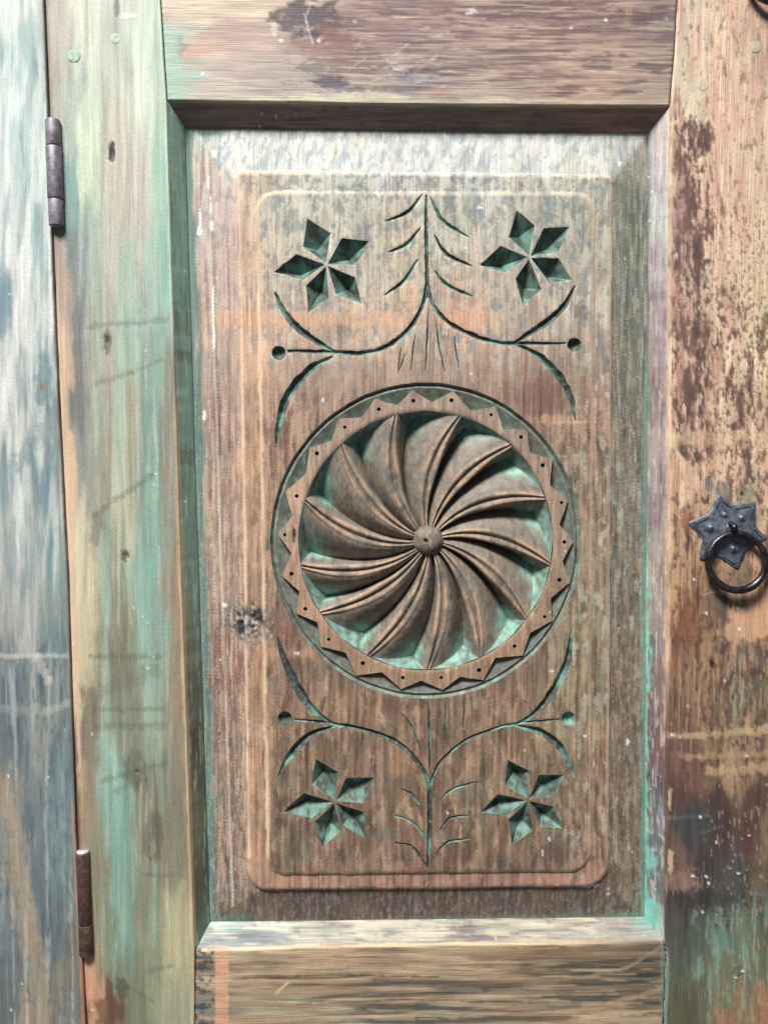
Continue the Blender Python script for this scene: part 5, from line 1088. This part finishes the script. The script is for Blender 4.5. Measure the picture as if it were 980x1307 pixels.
def ring_pull(dx, dy, label):
    tips = np.array([(915.6, 630), (963.5, 639), (978, 687), (940.5, 727.5), (891, 716), (875.5, 667)]); dents = np.array([(935, 644.5), (964, 672.5), (951.5, 702), (917, 711.5), (895.5, 689), (903.5, 655.5)])
    c = np.array([927.3, 677.5]); O = []
    for i in range(6):
        a, b, nx = dents[i-1], tips[i], dents[i]
        e0, e1 = b+(a-b)*.12, b+(nx-b)*.12
        O += [a, a+(b-a)*.33, a+(b-a)*.66, e0, b*.55+(e0+e1)*.225, e1, nx+(b-nx)*.66, nx+(b-nx)*.33]
    O = np.array(O)+(dx, dy); c = c+(dx, dy); n = len(O)
    d0 = -.2                                    # on the stile's face
    rings = []
    for q, d in ((1.0, d0+.6), (1.0, d0-1.0), (.975, d0-1.9), (.93, d0-2.4), (.80, d0-2.7), (.66, d0-3.3), (.5, d0-4.4), (.36, d0-5.4), (.2, d0-6.0), (.08, d0-6.2)):
        rings.append(place(c[0]+(O[:, 0]-c[0])*q, c[1]+(O[:, 1]-c[1])*q, np.full(n, d)))
    V = np.concatenate(rings); Fq = []
    for i in range(len(rings)-1):
        for k in range(n): Fq.append((i*n+k, (i+1)*n+k, (i+1)*n+(k+1) % n, i*n+(k+1) % n))
    Fq.append(tuple((len(rings)-1)*n+k for k in range(n))[::-1])
    plate = py_obj('ring_pull', V, Fq, M_PLATE, door, True); tag(plate, label)
    # raised studs and stamped dashes along the points
    for i in range(6):
        t = tips[i]+(dx, dy); p0 = c+(t-c)*.44
        o = place(p0[0], p0[1], d0-3.6)[0]
        V, Fq = lathe([(5.4*U, -1.6*U), (5.5*U, 1.2*U), (4.9*U, 2.0*U), (4.2*U, 1.2*U), (3.6*U, 1.3*U), (2.6*U, 2.9*U), (1.0*U, 3.5*U)], o, (0, -1, 0), 16); py_obj('stud', V, Fq, M_PLATE, plate)
        V, Fq = [], []
        for side, nb in ((0, dents[i-1]), (1, dents[i])):
            nb = nb+(dx, dy)
            for k in range(6):
                s = .2+.62*k/5; e = nb+(t-nb)*s; inn = c+(e-c)*.86; q = (t-nb)/np.linalg.norm(t-nb); a0, a1 = inn-q*1.25, inn+q*1.25; nrm = np.array([-q[1], q[0]])*.9
                b = len(V); dz = d0-2.0
                for z, sc in ((dz, 1.3), (dz-1.9, .8)):
                    for w in (a0-nrm*sc, a1-nrm*sc, a1+nrm*sc, a0+nrm*sc): V.append(place(w[0], w[1], z)[0])
                Fq += [(b+4, b+5, b+6, b+7)]+[(b+m, b+(m+1) % 4, b+4+(m+1) % 4, b+4+m) for m in range(4)]
        py_obj('stamped_border', V, Fq, M_PLATE, plate, False)
    # staple through the plate
    sc = np.array([929.5, 676.5])+(dx, dy); P = []
    for a in np.linspace(-.25, math.pi+.25, 15): P.append(place(sc[0]+.6*math.cos(a), sc[1]-3.2+6.0*math.cos(a)*.9, d0-5.0-12.0*math.sin(a))[0])
    V, Fq = tube(P, 4.0*U, 12, False); py_obj('staple', V, Fq, M_RING, plate)
    V, Fq = lathe([(7.2*U, -1*U), (7.4*U, .8*U), (6.2*U, 2.2*U), (4.2*U, 3.0*U)], place(sc[0], sc[1]-3, d0-5.4)[0], (0, -1, 0), 20); py_obj('collar', V, Fq, M_PLATE, plate)
    # hanging ring
    rc = np.array([934.5, 715.5])+(dx, dy); P, rad = [], []
    for a in np.linspace(0, 2*math.pi, 73)[:-1]:
        dd = -13.5+3.0*(math.sin(a)*-.5-.5)*-1.0
        P.append(place(rc[0]+35.6*math.cos(a), rc[1]-35.6*math.sin(a), dd-1.5*math.cos(a))[0]); rad.append(U*(4.5-.4*math.sin(a)+.22*math.sin(5*a+1)))
    V, Fq = tube(P, rad, 14); py_obj('ring', V, Fq, M_RING, plate)
    return plate
ring_pull(0, 0, 'blackened iron ring pull on a six-pointed star plate')
ring_pull(51, -741, 'iron ring pull whose ring just dips into the top right corner')

# ------------------------------------------------------------------ hinges
def hinge(a, b, r, cuts, mats, label, proud, pin_mat):
    """barrel hinge along the seam from a (top) to b (foot)"""
    A, B = place(*a, proud)[0], place(*b, proud)[0]; ax = B-A; L = np.linalg.norm(ax); ax /= L
    root = bpy.data.objects.new('hinge', None); link(root); root.location = (B[0], B[1], B[2])
    tag(root, label, 'hinge', 'barrel hinges on the seam between post and door')
    def child(o): o.parent = root; o.matrix_parent_inverse = Matrix.Translation(-root.location); return o
    c = [0]+list(cuts)+[1]
    for k in range(len(c)-1):
        h0, h1 = L*c[k]+.4*U*(k > 0), L*c[k+1]-.4*U*(k < len(c)-2); R = r*U*(1+.03*((k % 2)*2-1)); e = 1.0*U
        V, Fq = lathe([(R-2.2*U, h0-.05*U), (R-.9*U, h0), (R-.25*U, h0+.35*e), (R, h0+e), (R*.985, (h0+h1)/2), (R, h1-e), (R-.25*U, h1-.35*e), (R-.9*U, h1), (R-2.2*U, h1+.05*U)], A, ax, 28); child(py_obj('knuckle', V, Fq, mats, None))
        # leaf wrapping back into the seam
        s = -1 if k % 2 == 0 else 1; V = []
        for h in (h0+e, h1-e):
            for y in (0, 34*U):
                for x in (-1.2*U, .9*U): V.append(A+ax*h+np.array([x+s*1.0*U, y, 0]))
        child(py_obj('leaf', V, [(0, 1, 3, 2), (4, 6, 7, 5), (0, 4, 5, 1), (2, 3, 7, 6), (0, 2, 6, 4), (1, 5, 7, 3)], mats, None, False))
    V, Fq = lathe([((r-2.4)*U, -1.6*U), ((r-1.6)*U, -1.0*U), ((r-1.7)*U, .6*U), ((r-2.5)*U, 1*U), ((r-2.5)*U, L-1*U), ((r-1.9)*U, L), ((r-2.3)*U, L+1.0*U), ((r-4)*U, L+1.2*U)], A, ax, 24)
    child(py_obj('pin', V, Fq, pin_mat, None))
    return root
hinge((69.5, 156), (74.6, 290), 9.4, (.245, .745), M_STEEL, 'grey steel barrel hinge with three knuckles, near the top of the seam', -4.5, M_STEEL)
hinge((106.8, 1086), (112.0, 1216), 9.2, (.70,), M_RUST, 'rusty brown barrel hinge with a bright pin end, low on the seam', -2.5, M_ZINC)
